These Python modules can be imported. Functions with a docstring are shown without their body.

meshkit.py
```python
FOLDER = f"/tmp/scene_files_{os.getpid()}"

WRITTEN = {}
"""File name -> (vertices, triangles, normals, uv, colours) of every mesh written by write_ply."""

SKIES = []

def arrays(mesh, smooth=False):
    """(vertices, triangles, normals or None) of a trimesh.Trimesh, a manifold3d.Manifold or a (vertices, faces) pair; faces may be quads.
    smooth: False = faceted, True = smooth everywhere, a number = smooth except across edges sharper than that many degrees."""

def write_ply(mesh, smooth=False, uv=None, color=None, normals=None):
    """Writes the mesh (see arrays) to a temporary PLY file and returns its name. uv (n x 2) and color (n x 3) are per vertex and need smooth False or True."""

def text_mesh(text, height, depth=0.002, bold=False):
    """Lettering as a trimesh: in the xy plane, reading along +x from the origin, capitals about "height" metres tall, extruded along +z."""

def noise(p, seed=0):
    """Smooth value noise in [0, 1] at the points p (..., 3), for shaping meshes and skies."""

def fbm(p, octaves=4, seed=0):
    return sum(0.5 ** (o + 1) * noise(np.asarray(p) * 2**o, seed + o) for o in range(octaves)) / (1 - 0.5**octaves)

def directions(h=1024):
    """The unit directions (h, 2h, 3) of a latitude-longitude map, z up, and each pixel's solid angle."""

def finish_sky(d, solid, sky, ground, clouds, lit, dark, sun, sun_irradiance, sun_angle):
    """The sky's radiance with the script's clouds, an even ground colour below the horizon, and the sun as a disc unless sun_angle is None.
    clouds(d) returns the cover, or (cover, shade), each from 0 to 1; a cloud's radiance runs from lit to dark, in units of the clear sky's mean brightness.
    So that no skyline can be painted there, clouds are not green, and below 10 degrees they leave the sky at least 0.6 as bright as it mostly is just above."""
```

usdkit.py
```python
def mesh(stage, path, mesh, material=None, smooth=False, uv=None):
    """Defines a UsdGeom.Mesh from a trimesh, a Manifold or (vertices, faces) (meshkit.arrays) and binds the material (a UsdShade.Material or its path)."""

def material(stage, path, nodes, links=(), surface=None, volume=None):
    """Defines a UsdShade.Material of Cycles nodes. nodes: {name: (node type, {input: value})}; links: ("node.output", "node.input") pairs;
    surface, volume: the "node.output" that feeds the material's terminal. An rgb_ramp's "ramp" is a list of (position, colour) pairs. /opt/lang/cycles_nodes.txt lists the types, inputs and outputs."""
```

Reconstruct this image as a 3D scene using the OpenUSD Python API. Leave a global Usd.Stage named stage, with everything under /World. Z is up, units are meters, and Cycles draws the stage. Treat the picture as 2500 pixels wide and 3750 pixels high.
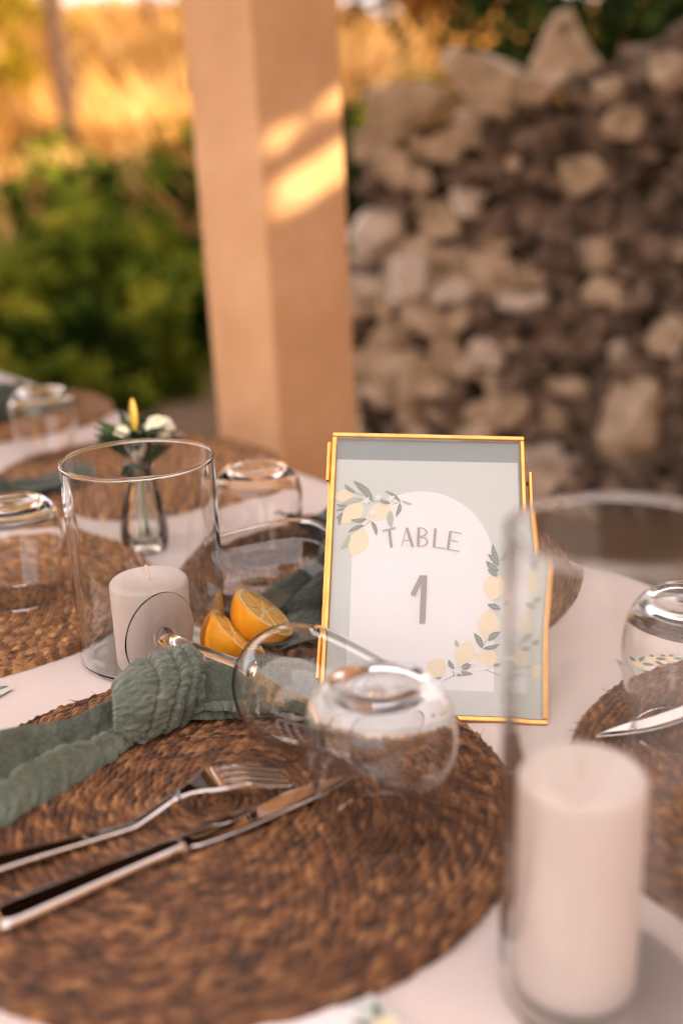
import math, random
import numpy as np, trimesh, shapely
from shapely.geometry import Polygon, Point, LineString, box as sbox
from shapely import affinity
from pxr import Usd, UsdGeom, UsdLux, UsdShade, Gf, Sdf, Vt
import usdkit, meshkit

random.seed(7)
rng = np.random.default_rng(7)
PI = math.pi
stage = Usd.Stage.CreateInMemory()
UsdGeom.SetStageUpAxis(stage, UsdGeom.Tokens.z)
UsdGeom.SetStageMetersPerUnit(stage, 1.0)
UsdGeom.Xform.Define(stage, '/World')
UsdGeom.Scope.Define(stage, '/World/Looks')

# ------------------------------------------------------------------ camera
EXPOSURE = 2.22
Z0 = 0.75                                   # table top
PITCH, ROLL, CAMZ = math.radians(18.13), math.radians(-1.99), Z0 + 0.40
Fw = np.array([0, math.cos(PITCH), -math.sin(PITCH)])
R0 = np.array([1.0, 0, 0]); U0 = np.cross(R0, Fw)
Rt = R0 * math.cos(ROLL) + U0 * math.sin(ROLL); Up = np.cross(Rt, Fw)
cam = UsdGeom.Camera.Define(stage, '/World/camera')
M = Gf.Matrix4d(*Rt, 0, *Up, 0, *(-Fw), 0, 0, 0, CAMZ, 1)
cam.AddTransformOp().Set(M)
cam.CreateFocalLengthAttr(38.27)
cam.CreateHorizontalApertureAttr(24.0)
cam.CreateVerticalApertureAttr(36.03)
cam.CreateClippingRangeAttr(Gf.Vec2f(0.02, 2000))
cam.CreateFStopAttr(2.3)
cam.CreateFocusDistanceAttr(0.845)
cam.CreateExposureAttr(EXPOSURE)

# ------------------------------------------------------------------ sky and sun
SUN = np.array([0.78, -0.59, 0.215]); SUN /= np.linalg.norm(SUN)
EL, ROT = math.asin(SUN[2]), math.atan2(SUN[0], SUN[1])
sky = UsdLux.DomeLight.Define(stage, '/World/sky')
skym = usdkit.material(stage, '/World/Looks/sky_air', {
    'sky': ('sky_texture', {'sky_type': 'single_scattering', 'sun_disc': False, 'sun_elevation': EL, 'sun_rotation': ROT,
                            'air_density': 1.0, 'aerosol_density': 2.5, 'ozone_density': 1.0}),
    'tc': ('texture_coordinate', {}),
    'map': ('mapping', {'scale': (1.0, 1.0, 2.4)}),
    'n': ('noise_texture', {'scale': 2.2, 'detail': 5.0, 'roughness': 0.55}),
    'mr': ('map_range', {'from_min': 0.30, 'from_max': 0.62, 'to_min': 0.55, 'to_max': 0.95, 'clamp': True}),
    'mx': ('mix_color', {'blend_type': 'mix', 'b': (3.95, 3.22, 3.02)}),
    'bg': ('background_shader', {'strength': 0.15}),
}, [('tc.generated', 'map.vector'), ('map.vector', 'n.vector'), ('n.fac', 'mr.value'), ('mr.result', 'mx.fac'), ('sky.color', 'mx.a'),
    ('mx.result', 'bg.color')], surface='bg.background')
UsdShade.MaterialBindingAPI.Apply(sky.GetPrim()).Bind(skym)
sky.GetPrim().SetCustomDataByKey('kind', 'structure')
sun = UsdLux.DistantLight.Define(stage, '/World/sun')
sun.CreateIntensityAttr(0.5); sun.CreateAngleAttr(0.5); sun.CreateNormalizeAttr(True)
sun.CreateColorAttr(Gf.Vec3f(1.0, 0.75, 0.45))
z = SUN; x = np.cross([0, 0, 1.0], z); x /= np.linalg.norm(x); y = np.cross(z, x)
sun.AddTransformOp().Set(Gf.Matrix4d(*x, 0, *y, 0, *z, 0, 0, 0, 0, 1))

# ------------------------------------------------------------------ helpers
used = {}
def numbered(path):
    k = used.get(path, -1) + 1; used[path] = k
    return path if k == 0 else f'{path}_{k:03d}'
def tag(prim, label=None, cat=None, group=None, kind=None):
    p = prim.GetPrim() if hasattr(prim, 'GetPrim') else prim
    for k, v in (('label', label), ('category', cat), ('group', group), ('kind', kind)):
        if v: p.SetCustomDataByKey(k, v)
    return p
def thing(name, label, cat, loc=(0, 0, 0), rotz=0.0, group=None, mat=None, kind=None):
    p = numbered('/World/' + name)
    x = UsdGeom.Xform.Define(stage, p)
    if mat is not None: x.AddTransformOp().Set(mat)
    else:
        x.AddTranslateOp().Set(Gf.Vec3d(*map(float, loc)))
        if rotz: x.AddRotateZOp().Set(float(rotz))
    return tag(x, label, cat, group, kind)
def obj(name, mesh, material, parent=None, smooth=35, label=None, colors=None, kind=None):
    base = str(parent.GetPath()) if parent is not None else '/World'
    p = numbered(f'{base}/{name}')
    m = usdkit.mesh(stage, p, mesh, material, smooth=smooth)
    if colors is not None:
        UsdGeom.PrimvarsAPI(m).CreatePrimvar('tone', Sdf.ValueTypeNames.Color3fArray, 'vertex').Set(Vt.Vec3fArray.FromNumpy(np.asarray(colors, np.float32)))
    if label: m.GetPrim().SetCustomDataByKey('label', label)
    if kind: m.GetPrim().SetCustomDataByKey('kind', kind)
    return m.GetPrim()
def copy(src, label, loc, rotz=0.0, cat=None, group=None, mat=None):
    was = src.GetCustomData()
    import re
    t = thing(re.sub(r'_\d{3}$', '', src.GetName()), label, cat or was['category'], loc, rotz, group or was.get('group'), mat)
    t.GetReferences().AddInternalReference(src.GetPath())
    # the copy's own placement and words override those of its source
    t.SetInstanceable(True)
    return t
def axes_matrix(o, zaxis, hint=(0, 0, 1.0)):
    zz = np.array(zaxis, float); zz /= np.linalg.norm(zz)
    xx = np.cross(np.array(hint, float), zz); xx /= np.linalg.norm(xx); yy = np.cross(zz, xx)
    return Gf.Matrix4d(*map(float, xx), 0, *map(float, yy), 0, *map(float, zz), 0, *map(float, o), 1)
def lathe(profile, n=96):
    return trimesh.creation.revolve(np.array(profile, float), sections=n)
def box(sx, sy, sz, c=(0, 0, 0)):
    b = trimesh.creation.box((sx, sy, sz)); b.apply_translation(c); return b
def cbox(sx, sy, sz, c=(0, 0, 0), b=0.004):
    """a box with chamfered edges"""
    pts = []
    for i in (-1, 1):
        for j in (-1, 1):
            for k in (-1, 1):
                pts += [(i * (sx / 2 - b), j * (sy / 2 - b), k * sz / 2), (i * (sx / 2 - b), j * sy / 2, k * (sz / 2 - b)), (i * sx / 2, j * (sy / 2 - b), k * (sz / 2 - b))]
    h = trimesh.convex.convex_hull(np.array(pts)); h.apply_translation(c); return h
def tube(points, radii, n=10, cap=True):
    P = np.array(points, float); r = np.broadcast_to(np.asarray(radii, float), (len(P),))
    T = np.gradient(P, axis=0); T /= np.linalg.norm(T, axis=1, keepdims=True)
    a = np.array([0, 0, 1.0]) if abs(T[0, 2]) < 0.9 else np.array([1.0, 0, 0])
    V = []
    for p, t, q in zip(P, T, r):
        a = a - t * (a @ t); a /= np.linalg.norm(a); b = np.cross(t, a)
        ang = np.linspace(0, 2 * PI, n, endpoint=False)
        V.append(p + q * (np.cos(ang)[:, None] * a + np.sin(ang)[:, None] * b))
    V = np.vstack(V); Fc = []
    for i in range(len(P) - 1):
        for j in range(n):
            k = (j + 1) % n; A, B, C, D = i * n + j, i * n + k, (i + 1) * n + k, (i + 1) * n + j
            Fc += [(A, B, C), (A, C, D)]
    if cap:
        V = np.vstack([V, P[0], P[-1]]); s, e = len(V) - 2, len(V) - 1
        for j in range(n):
            k = (j + 1) % n; Fc += [(s, k, j), (e, (len(P) - 1) * n + j, (len(P) - 1) * n + k)]
    return trimesh.Trimesh(V, np.array(Fc), process=False)
def grid_faces(nu, nv, wrap=False):
    i, j = np.meshgrid(np.arange(nu - 1), np.arange(nv if wrap else nv - 1), indexing='ij')
    a = i * nv + j; b = i * nv + (j + 1) % nv; c = (i + 1) * nv + (j + 1) % nv; d = (i + 1) * nv + j
    return np.vstack([np.stack([a, b, c], -1).reshape(-1, 3), np.stack([a, c, d], -1).reshape(-1, 3)])
def spline(pts, n):
    from scipy.interpolate import CubicSpline
    P = np.array(pts, float); t = np.r_[0, np.cumsum(np.linalg.norm(np.diff(P, axis=0), axis=1))]
    return CubicSpline(t / t[-1], P)(np.linspace(0, 1, n))
def smoothstep(a, b, v):
    t = np.clip((v - a) / (b - a), 0, 1); return t * t * (3 - 2 * t)

# ------------------------------------------------------------------ materials
def L(name): return f'/World/Looks/{name}'
def plain(name, color, rough=0.6, **kw):
    return usdkit.material(stage, L(name), {'p': ('principled_bsdf', {'base_color': color, 'roughness': rough, **kw})}, [], surface='p.BSDF')
def noisy(name, stops, scale, rough=0.7, bump=0.0, bscale=None, detail=4.0, coord='object', dist=0.01, **kw):
    return usdkit.material(stage, L(name), {
        'tc': ('texture_coordinate', {}), 'g': ('geometry', {}),
        'n': ('noise_texture', {'scale': scale, 'detail': detail, 'roughness': 0.6}),
        'r': ('rgb_ramp', {'ramp': stops}),
        'nb': ('noise_texture', {'scale': bscale or scale * 3, 'detail': 4.0}),
        'b': ('bump', {'strength': bump, 'distance': dist}),
        'p': ('principled_bsdf', {'roughness': rough, **kw}),
    }, [(('tc.object' if coord == 'object' else 'g.position'), 'n.vector'), (('tc.object' if coord == 'object' else 'g.position'), 'nb.vector'), ('n.fac', 'r.fac'), ('r.color', 'p.base_color')]
      + ([('nb.fac', 'b.height'), ('b.normal', 'p.normal')] if bump else []), surface='p.BSDF')
def leafy(name, stops, scale=3.0, trans=0.45):
    return usdkit.material(stage, L(name), {
        'g': ('geometry', {}), 'n': ('noise_texture', {'scale': scale, 'detail': 3.0}),
        'i': ('math', {'math_type': 'multiply_add', 'value2': 0.35, 'value3': -0.175}),
        'a': ('math', {'math_type': 'add'}),
        'r': ('rgb_ramp', {'ramp': stops}),
        'd': ('diffuse_bsdf', {}), 't': ('translucent_bsdf', {}), 'm': ('mix_closure', {'fac': trans}),
    }, [('g.position', 'n.vector'), ('g.random_per_island', 'i.value1'), ('n.fac', 'a.value1'), ('i.value', 'a.value2'), ('a.value', 'r.fac'), ('r.color', 'd.color'), ('r.color', 't.color'),
        ('d.BSDF', 'm.closure1'), ('t.BSDF', 'm.closure2')], surface='m.closure')

glass = usdkit.material(stage, L('clear_glass'), {'p': ('glass_bsdf', {'color': (1.0, 1.0, 1.0), 'roughness': 0.0, 'IOR': 1.48})}, [], surface='p.BSDF')
glass_g = usdkit.material(stage, L('greenish_glass'), {'p': ('glass_bsdf', {'color': (0.99, 0.997, 0.994), 'roughness': 0.0, 'IOR': 1.48})}, [], surface='p.BSDF')
pane = usdkit.material(stage, L('pane_glass'), {'f': ('fresnel', {'IOR': 1.52}), 't': ('transparent_bsdf', {'color': (0.98, 0.985, 0.98)}), 'g': ('glossy_bsdf', {'color': (1, 1, 1), 'roughness': 0.0}),
    'm': ('mix_closure', {})}, [('f.fac', 'm.fac'), ('t.BSDF', 'm.closure1'), ('g.BSDF', 'm.closure2')], surface='m.closure')
brass = noisy('aged_brass', [(0.3, (0.66, 0.35, 0.095)), (0.62, (0.80, 0.46, 0.15)), (0.8, (0.50, 0.26, 0.075))], 60, rough=0.27, bump=0.03, bscale=160, metallic=1.0)
dark_pin = plain('dark_pin', (0.10, 0.06, 0.04), 0.4, metallic=1.0)
steel = noisy('polished_steel', [(0.3, (0.50, 0.455, 0.425)), (0.7, (0.58, 0.535, 0.505))], 40, rough=0.05, metallic=1.0)
wax = usdkit.material(stage, L('candle_wax'), {
    'tc': ('texture_coordinate', {}), 'n': ('noise_texture', {'scale': 55.0, 'detail': 4.0}), 'b': ('bump', {'strength': 0.06, 'distance': 0.004}),
    'p': ('principled_bsdf', {'base_color': (0.84, 0.74, 0.705), 'roughness': 0.5, 'subsurface_weight': 0.35, 'subsurface_radius': (1.0, 0.6, 0.45), 'subsurface_scale': 0.006})},
    [('tc.object', 'n.vector'), ('n.fac', 'b.height'), ('b.normal', 'p.normal')], surface='p.BSDF')
wick_m = plain('wick_cotton', (0.78, 0.74, 0.70), 0.9)
cloth_m = usdkit.material(stage, L('table_linen'), {
    'tc': ('texture_coordinate', {}), 'w1': ('wave_texture', {'wave_type': 'bands', 'bands_direction': 'x', 'scale': 420.0, 'distortion': 1.2}),
    'w2': ('wave_texture', {'wave_type': 'bands', 'bands_direction': 'y', 'scale': 420.0, 'distortion': 1.2}),
    'a': ('math', {'math_type': 'add'}), 'n': ('noise_texture', {'scale': 9.0, 'detail': 5.0}),
    'r': ('rgb_ramp', {'ramp': [(0.3, (0.645, 0.57, 0.535)), (0.7, (0.71, 0.63, 0.595))]}), 'b': ('bump', {'strength': 0.12, 'distance': 0.0006}),
    'p': ('principled_bsdf', {'roughness': 0.85, 'sheen_weight': 0.15})},
    [('tc.object', 'w1.vector'), ('tc.object', 'w2.vector'), ('w1.fac', 'a.value1'), ('w2.fac', 'a.value2'), ('a.value', 'b.height'), ('b.normal', 'p.normal'), ('tc.object', 'n.vector'),
     ('n.fac', 'r.fac'), ('r.color', 'p.base_color')], surface='p.BSDF')
straw = usdkit.material(stage, L('seagrass'), {
    'at': ('attribute', {'attribute': 'tone'}), 'tc': ('texture_coordinate', {}),
    'n': ('noise_texture', {'scale': 700.0, 'detail': 3.0}), 'n2': ('noise_texture', {'scale': 14.0, 'detail': 3.0}),
    's': ('mix_color', {'blend_type': 'multiply', 'fac': 0.55}), 'r': ('rgb_ramp', {'ramp': [(0.25, (0.62, 0.58, 0.52)), (0.7, (1.12, 1.08, 1.02))]}),
    'r2': ('rgb_ramp', {'ramp': [(0.3, (0.80, 0.78, 0.76)), (0.7, (1.1, 1.08, 1.05))]}), 's2': ('mix_color', {'blend_type': 'multiply', 'fac': 0.8}),
    'b': ('bump', {'strength': 0.5, 'distance': 0.0006}), 'p': ('principled_bsdf', {'roughness': 0.6, 'sheen_weight': 0.35, 'sheen_roughness': 0.35, 'sheen_tint': (0.95, 0.72, 0.5)})},
    [('tc.object', 'n.vector'), ('tc.object', 'n2.vector'), ('n.fac', 'r.fac'), ('at.color', 's.a'), ('r.color', 's.b'), ('n2.fac', 'r2.fac'), ('s.result', 's2.a'), ('r2.color', 's2.b'),
     ('s2.result', 'p.base_color'), ('n.fac', 'b.height'), ('b.normal', 'p.normal')], surface='p.BSDF')
def gauze(name, c1, c2):
    return usdkit.material(stage, L(name), {
        'tc': ('texture_coordinate', {}), 'n': ('noise_texture', {'scale': 45.0, 'detail': 5.0}), 'r': ('rgb_ramp', {'ramp': [(0.3, c1), (0.7, c2)]}),
        'v': ('noise_texture', {'scale': 900.0, 'detail': 2.0}), 'v2': ('noise_texture', {'scale': 300.0, 'detail': 3.0}), 'ad': ('math', {'math_type': 'multiply_add', 'value2': 1.4}),
        'b': ('bump', {'strength': 0.8, 'distance': 0.0020}), 'p': ('principled_bsdf', {'roughness': 0.92, 'sheen_weight': 0.3, 'sheen_roughness': 0.4})},
        [('tc.object', 'n.vector'), ('tc.object', 'v.vector'), ('tc.object', 'v2.vector'), ('n.fac', 'r.fac'), ('r.color', 'p.base_color'), ('v2.fac', 'ad.value1'), ('v.fac', 'ad.value3'),
         ('ad.value', 'b.height'), ('b.normal', 'p.normal')], surface='p.BSDF')
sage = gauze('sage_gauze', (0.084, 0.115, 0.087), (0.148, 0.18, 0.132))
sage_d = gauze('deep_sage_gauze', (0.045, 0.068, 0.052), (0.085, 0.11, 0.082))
rind = noisy('orange_rind', [(0.3, (0.80, 0.30, 0.012)), (0.7, (0.90, 0.40, 0.02))], 30, rough=0.38, bump=0.35, bscale=480, dist=0.001, subsurface_weight=0.1, subsurface_scale=0.004)
pith = plain('citrus_pith', (0.86, 0.66, 0.36), 0.7, subsurface_weight=0.2, subsurface_scale=0.004)
flesh = noisy('citrus_flesh', [(0.3, (0.78, 0.36, 0.06)), (0.6, (0.86, 0.52, 0.15)), (0.8, (0.90, 0.66, 0.32))], 190, rough=0.22, bump=0.5, bscale=330, dist=0.001, subsurface_weight=0.25, subsurface_scale=0.004)
stucco = noisy('warm_stucco', [(0.3, (0.56, 0.33, 0.165)), (0.55, (0.64, 0.39, 0.205)), (0.75, (0.72, 0.47, 0.28))], 5.0, rough=0.9, bump=0.5, bscale=60, dist=0.006)
roof_m = noisy('roof_wood', [(0.3, (0.045, 0.024, 0.014)), (0.7, (0.09, 0.05, 0.028))], 8, rough=0.8)
wood = noisy('table_wood', [(0.3, (0.20, 0.12, 0.07)), (0.7, (0.30, 0.19, 0.11))], 6, rough=0.6)
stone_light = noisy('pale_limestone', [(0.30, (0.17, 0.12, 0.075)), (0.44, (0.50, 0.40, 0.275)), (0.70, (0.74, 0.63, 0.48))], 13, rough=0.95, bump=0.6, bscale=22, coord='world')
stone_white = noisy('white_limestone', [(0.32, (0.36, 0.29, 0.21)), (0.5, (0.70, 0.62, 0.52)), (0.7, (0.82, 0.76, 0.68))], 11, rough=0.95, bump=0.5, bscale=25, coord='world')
stone_dark = noisy('shaded_limestone', [(0.3, (0.030, 0.022, 0.016)), (0.48, (0.135, 0.10, 0.076)), (0.68, (0.36, 0.28, 0.21))], 13, rough=0.95, bump=0.6, bscale=24, coord='world')  # limestone darkened: shade at the right end of the wall put into its colour
earth = noisy('wall_earth', [(0.3, (0.012, 0.008, 0.005)), (0.55, (0.032, 0.022, 0.013)), (0.75, (0.09, 0.062, 0.038))], 11, rough=1.0, bump=0.5, coord='world')
ground_m = noisy('dry_soil', [(0.3, (0.10, 0.062, 0.035)), (0.55, (0.19, 0.125, 0.07)), (0.75, (0.30, 0.20, 0.11))], 1.6, rough=1.0, bump=0.4, bscale=12, coord='world', dist=0.03)
bark = noisy('pine_bark', [(0.3, (0.06, 0.032, 0.022)), (0.7, (0.20, 0.11, 0.065))], 12, rough=0.95, bump=0.8, bscale=30, dist=0.03)
leaf_green = leafy('shrub_leaf', [(0.22, (0.022, 0.045, 0.008)), (0.38, (0.16, 0.20, 0.022)), (0.52, (0.40, 0.36, 0.04)), (0.64, (0.70, 0.56, 0.06))], 2.6)
leaf_dark = leafy('dark_leaf', [(0.3, (0.012, 0.024, 0.007)), (0.7, (0.04, 0.06, 0.015))], 2.0, 0.3)
leaf_gold = leafy('golden_leaf', [(0.25, (0.28, 0.21, 0.018)), (0.5, (0.55, 0.38, 0.04)), (0.75, (0.75, 0.55, 0.10))], 1.5, 0.5)
leaf_rust = leafy('rusty_leaf', [(0.25, (0.10, 0.035, 0.01)), (0.5, (0.28, 0.11, 0.02)), (0.75, (0.45, 0.22, 0.04))], 2.0, 0.5)
grass_m = leafy('dry_grass', [(0.25, (0.50, 0.27, 0.07)), (0.5, (0.86, 0.57, 0.22)), (0.75, (0.95, 0.80, 0.48))], 0.9, 0.4)
olive_leaf = leafy('olive_leaf', [(0.25, (0.03, 0.055, 0.03)), (0.5, (0.07, 0.10, 0.055)), (0.75, (0.15, 0.18, 0.10))], 25, 0.25)
stem_m = plain('green_stem', (0.10, 0.15, 0.04), 0.6)
petal_m = plain('ivory_petal', (0.80, 0.76, 0.60), 0.6, subsurface_weight=0.25, subsurface_scale=0.004)
bud_m = plain('yellow_bud', (0.42, 0.30, 0.05), 0.5)
water_m = usdkit.material(stage, L('vase_water'), {'p': ('glass_bsdf', {'color': (0.97, 0.985, 0.98), 'roughness': 0.0, 'IOR': 1.33})}, [], surface='p.BSDF')
P_sage = plain('print_sage', (0.585, 0.625, 0.59), 0.75); P_white = plain('print_white', (0.82, 0.81, 0.82), 0.75); P_back = plain('print_backing', (0.19, 0.245, 0.24), 0.7)
P_lemon = plain('print_lemon', (0.82, 0.71, 0.49), 0.75); P_lemon2 = plain('print_lemon_shade', (0.82, 0.71, 0.49), 0.75)
P_leaf = plain('print_leaf', (0.17, 0.225, 0.165), 0.75); P_leaf2 = plain('print_leaf_pale', (0.40, 0.44, 0.35), 0.75)
P_ink = plain('print_ink', (0.30, 0.265, 0.235), 0.75)

# ------------------------------------------------------------------ ground and hillside
def terrain(x, y):
    x, y = np.asarray(x, float), np.asarray(y, float)
    start = 5.6 + 0.10 * np.clip(x, -6, 6)
    z = 0.85 * smoothstep(start, start + 2.6, y) + 1.62 * smoothstep(start + 2.0, start + 10.5, y) + 0.1 * smoothstep(18, 60, y)
    z = z * smoothstep(60, -60, np.abs(x) - 60)
    n = meshkit.fbm(np.stack([x * 0.8, y * 0.8, 0 * x], -1), 4, 3) - 0.5
    return z + n * 0.30 * smoothstep(3.8, 7.5, y)
gx = np.r_[np.linspace(-300, -30, 14), np.linspace(-26, -8, 19), np.linspace(-7.5, 7.5, 76), np.linspace(8, 26, 19), np.linspace(30, 300, 14)]
gy = np.r_[np.linspace(-300, -20, 14), np.linspace(-15, 3, 19), np.linspace(3.25, 20, 84), np.linspace(21, 60, 30), np.linspace(70, 400, 16)]
X, Y = np.meshgrid(gx, gy, indexing='ij')
g = obj('ground', (np.stack([X, Y, terrain(X, Y)], -1).reshape(-1, 3), grid_faces(len(gx), len(gy))[:, ::-1].copy() * 1), ground_m, smooth=True)
tag(g, 'brown dry earth rising to a bank and hillside behind the table', kind='structure')

# ------------------------------------------------------------------ leaves, blades
def quads(centres, size, r, up_bias=0.3, aspect=1.8):
    n = len(centres); d = r.normal(size=(n, 3)); d[:, 2] += up_bias; d /= np.linalg.norm(d, axis=1, keepdims=True)
    t = np.cross(d, r.normal(size=(n, 3))); t /= np.linalg.norm(t, axis=1, keepdims=True)
    s = size * r.uniform(0.6, 1.35, (n, 1))
    # a pointed leaf: four corners of a folded lozenge
    v = np.stack([centres - d * s * aspect / 2, centres + t * s * 0.5 + d * s * 0.1, centres + d * s * aspect / 2, centres - t * s * 0.5 + d * s * 0.1], 1).reshape(-1, 3)
    k = np.arange(n)[:, None] * 4
    return v, np.vstack([k + [0, 1, 2], k + [0, 2, 3]])
def clumps(centre, radii, n, r, inner=0.35):
    """leaf centres in clumps through an ellipsoid, with gaps between"""
    m = max(6, n // 90); u = r.normal(size=(m, 3)); u /= np.linalg.norm(u, axis=1, keepdims=True)
    c = u * r.uniform(inner, 1.0, (m, 1)) ** 0.6
    w = r.integers(0, m, n)
    p = c[w] + r.normal(size=(n, 3)) * r.uniform(0.10, 0.24, (m, 1))[w]
    return np.asarray(centre) + p * np.asarray(radii)

# undergrowth on the bank: one mass of leaves
r = np.random.default_rng(11)
cs = []
for k in range(430):
    x = r.uniform(-3.4, 1.2); y = r.uniform(4.9, 6.75 + 0.75 * max(0, x + 2.8)) + 0.1 * x
    if abs(x + 0.62) < 0.30 and y < 5.9: continue
    if x > -0.6 and r.uniform() < 0.35: continue
    h = r.uniform(0.10, 0.42)
    cs.append(clumps((x, y, terrain(x, y) + h * 0.7), (h * 1.0, h * 0.9, h), int(330 * h / 0.3), r, 0.2))
for k in range(170):
    x = r.uniform(-4.2, 0.8); y = r.uniform(6.8, 10.5); h = r.uniform(0.08, 0.26)
    cs.append(clumps((x, y, terrain(x, y) + h * 0.8), (h * 0.9, h * 0.9, h * 1.2), int(150 * h / 0.2), r, 0.2))
cs = np.vstack(cs)
tag(obj('undergrowth', quads(cs, 0.055, r), leaf_green, smooth=False), 'low tangled green shrubs covering the bank left of the pillar', 'undergrowth', kind='stuff')
# dry grass on the hillside
n = 60000
gxx = r.uniform(-6.5, 5.5, n); gyy = 6.3 + 0.30 * np.clip(gxx + 2.6, 0, 4) + 10.5 * r.uniform(0, 1, n) ** 1.25
keep = meshkit.noise(np.stack([gxx * 1.3, gyy * 1.1, 0 * gxx], -1), 9) > 0.36
gxx, gyy = gxx[keep], gyy[keep]; n = len(gxx)
hgt = r.uniform(0.25, 0.75, n) * (0.6 + 0.8 * meshkit.noise(np.stack([gxx, gyy, 0 * gxx], -1), 5)); b = np.stack([gxx, gyy, terrain(gxx, gyy) - 0.02], -1)
az = r.uniform(0, 2 * PI, n); wv = np.stack([np.cos(az), np.sin(az), 0 * az], -1) * r.uniform(0.006, 0.016, n)[:, None]
ln = np.stack([r.normal(0, 0.22, n), r.normal(0, 0.22, n), np.ones(n)], -1) * hgt[:, None]
V = np.stack([b - wv, b + wv, b + ln * 0.6 + wv * 0.9, b + ln + np.stack([ln[:, 0], ln[:, 1], 0 * az], -1) * 0.5], 1).reshape(-1, 3); k = np.arange(n)[:, None] * 4
tag(obj('dry_grass', (V, np.vstack([k + [0, 1, 2], k + [0, 2, 3]])), grass_m, smooth=False), 'tall golden dry grass glowing in low sun on the hillside', 'grass', kind='stuff')

def tree(name, label, cat, x, y, h, crown, n, leafm, size, seed, trunk_r=0.09, lean=(0, 0), clear=0.35, limbs=6, group=None):
    r = np.random.default_rng(seed); z = float(terrain(x, y))
    t = thing(name, label, cat, (x, y, z - 0.03), group=group)
    path = [(0, 0, 0), (lean[0] * 0.4, lean[1] * 0.4, h * 0.35), (lean[0] * 0.8 + r.normal(0, .04), lean[1] * .8, h * 0.7), (lean[0], lean[1], h * 0.95)]
    P = spline(path, 10); tr = tube(P, np.linspace(trunk_r, trunk_r * 0.3, 10), 9)
    tk = obj('trunk', tr, bark, t, smooth=True)
    for i in range(limbs):
        s = r.uniform(clear, 0.9); p0 = P[int(s * 9)]; a = r.uniform(0, 2 * PI); l = r.uniform(0.35, 0.8) * crown[0]
        q = p0 + np.array([math.cos(a) * l, math.sin(a) * l, l * r.uniform(0.2, 0.7)])
        obj('limb', tube(spline([p0, (p0 + q) / 2 + [0, 0, 0.06], q], 6), np.linspace(trunk_r * 0.38, trunk_r * 0.1, 6), 6), bark, tk, smooth=True)
    c = clumps((lean[0], lean[1], h * (0.5 + clear / 2)), crown, n, r)
    obj('crown', quads(c, size, r), leafm, t, smooth=False)
    return t
TG = None
tree('pine_tree', 'slim sunlit tree trunk rising from the dry grass at upper left', 'tree', -1.84, 8.4, 4.0, (1.0, 1.0, 1.1), 1600, leaf_gold, 0.09, 21, 0.085, (-0.16, 0.0), 0.62, 5)
tree('yellow_tree', 'bright yellow leafy tree at the far upper left corner', 'tree', -3.6, 12.5, 2.3, (1.0, 0.9, 0.95), 2600, leaf_gold, 0.085, 22, 0.07, clear=0.2)
tree('yellow_tree', 'yellow bushy tree between the slim trunk and the left edge', 'tree', -2.95, 9.8, 1.5, (0.55, 0.5, 0.65), 1300, leaf_gold, 0.07, 23, 0.05, clear=0.1)
tree('dark_tree', 'small dark green tree near the top left of the pillar', 'tree', -1.95, 13.4, 2.5, (0.42, 0.42, 0.42), 700, leaf_dark, 0.08, 24, 0.05, clear=0.75)
tree('golden_tree', 'golden tree behind the pillar, right of the slim trunk', 'tree', -0.9, 15.0, 2.6, (1.2, 1.0, 1.1), 2300, leaf_gold, 0.10, 25, 0.08, clear=0.15)
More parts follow.
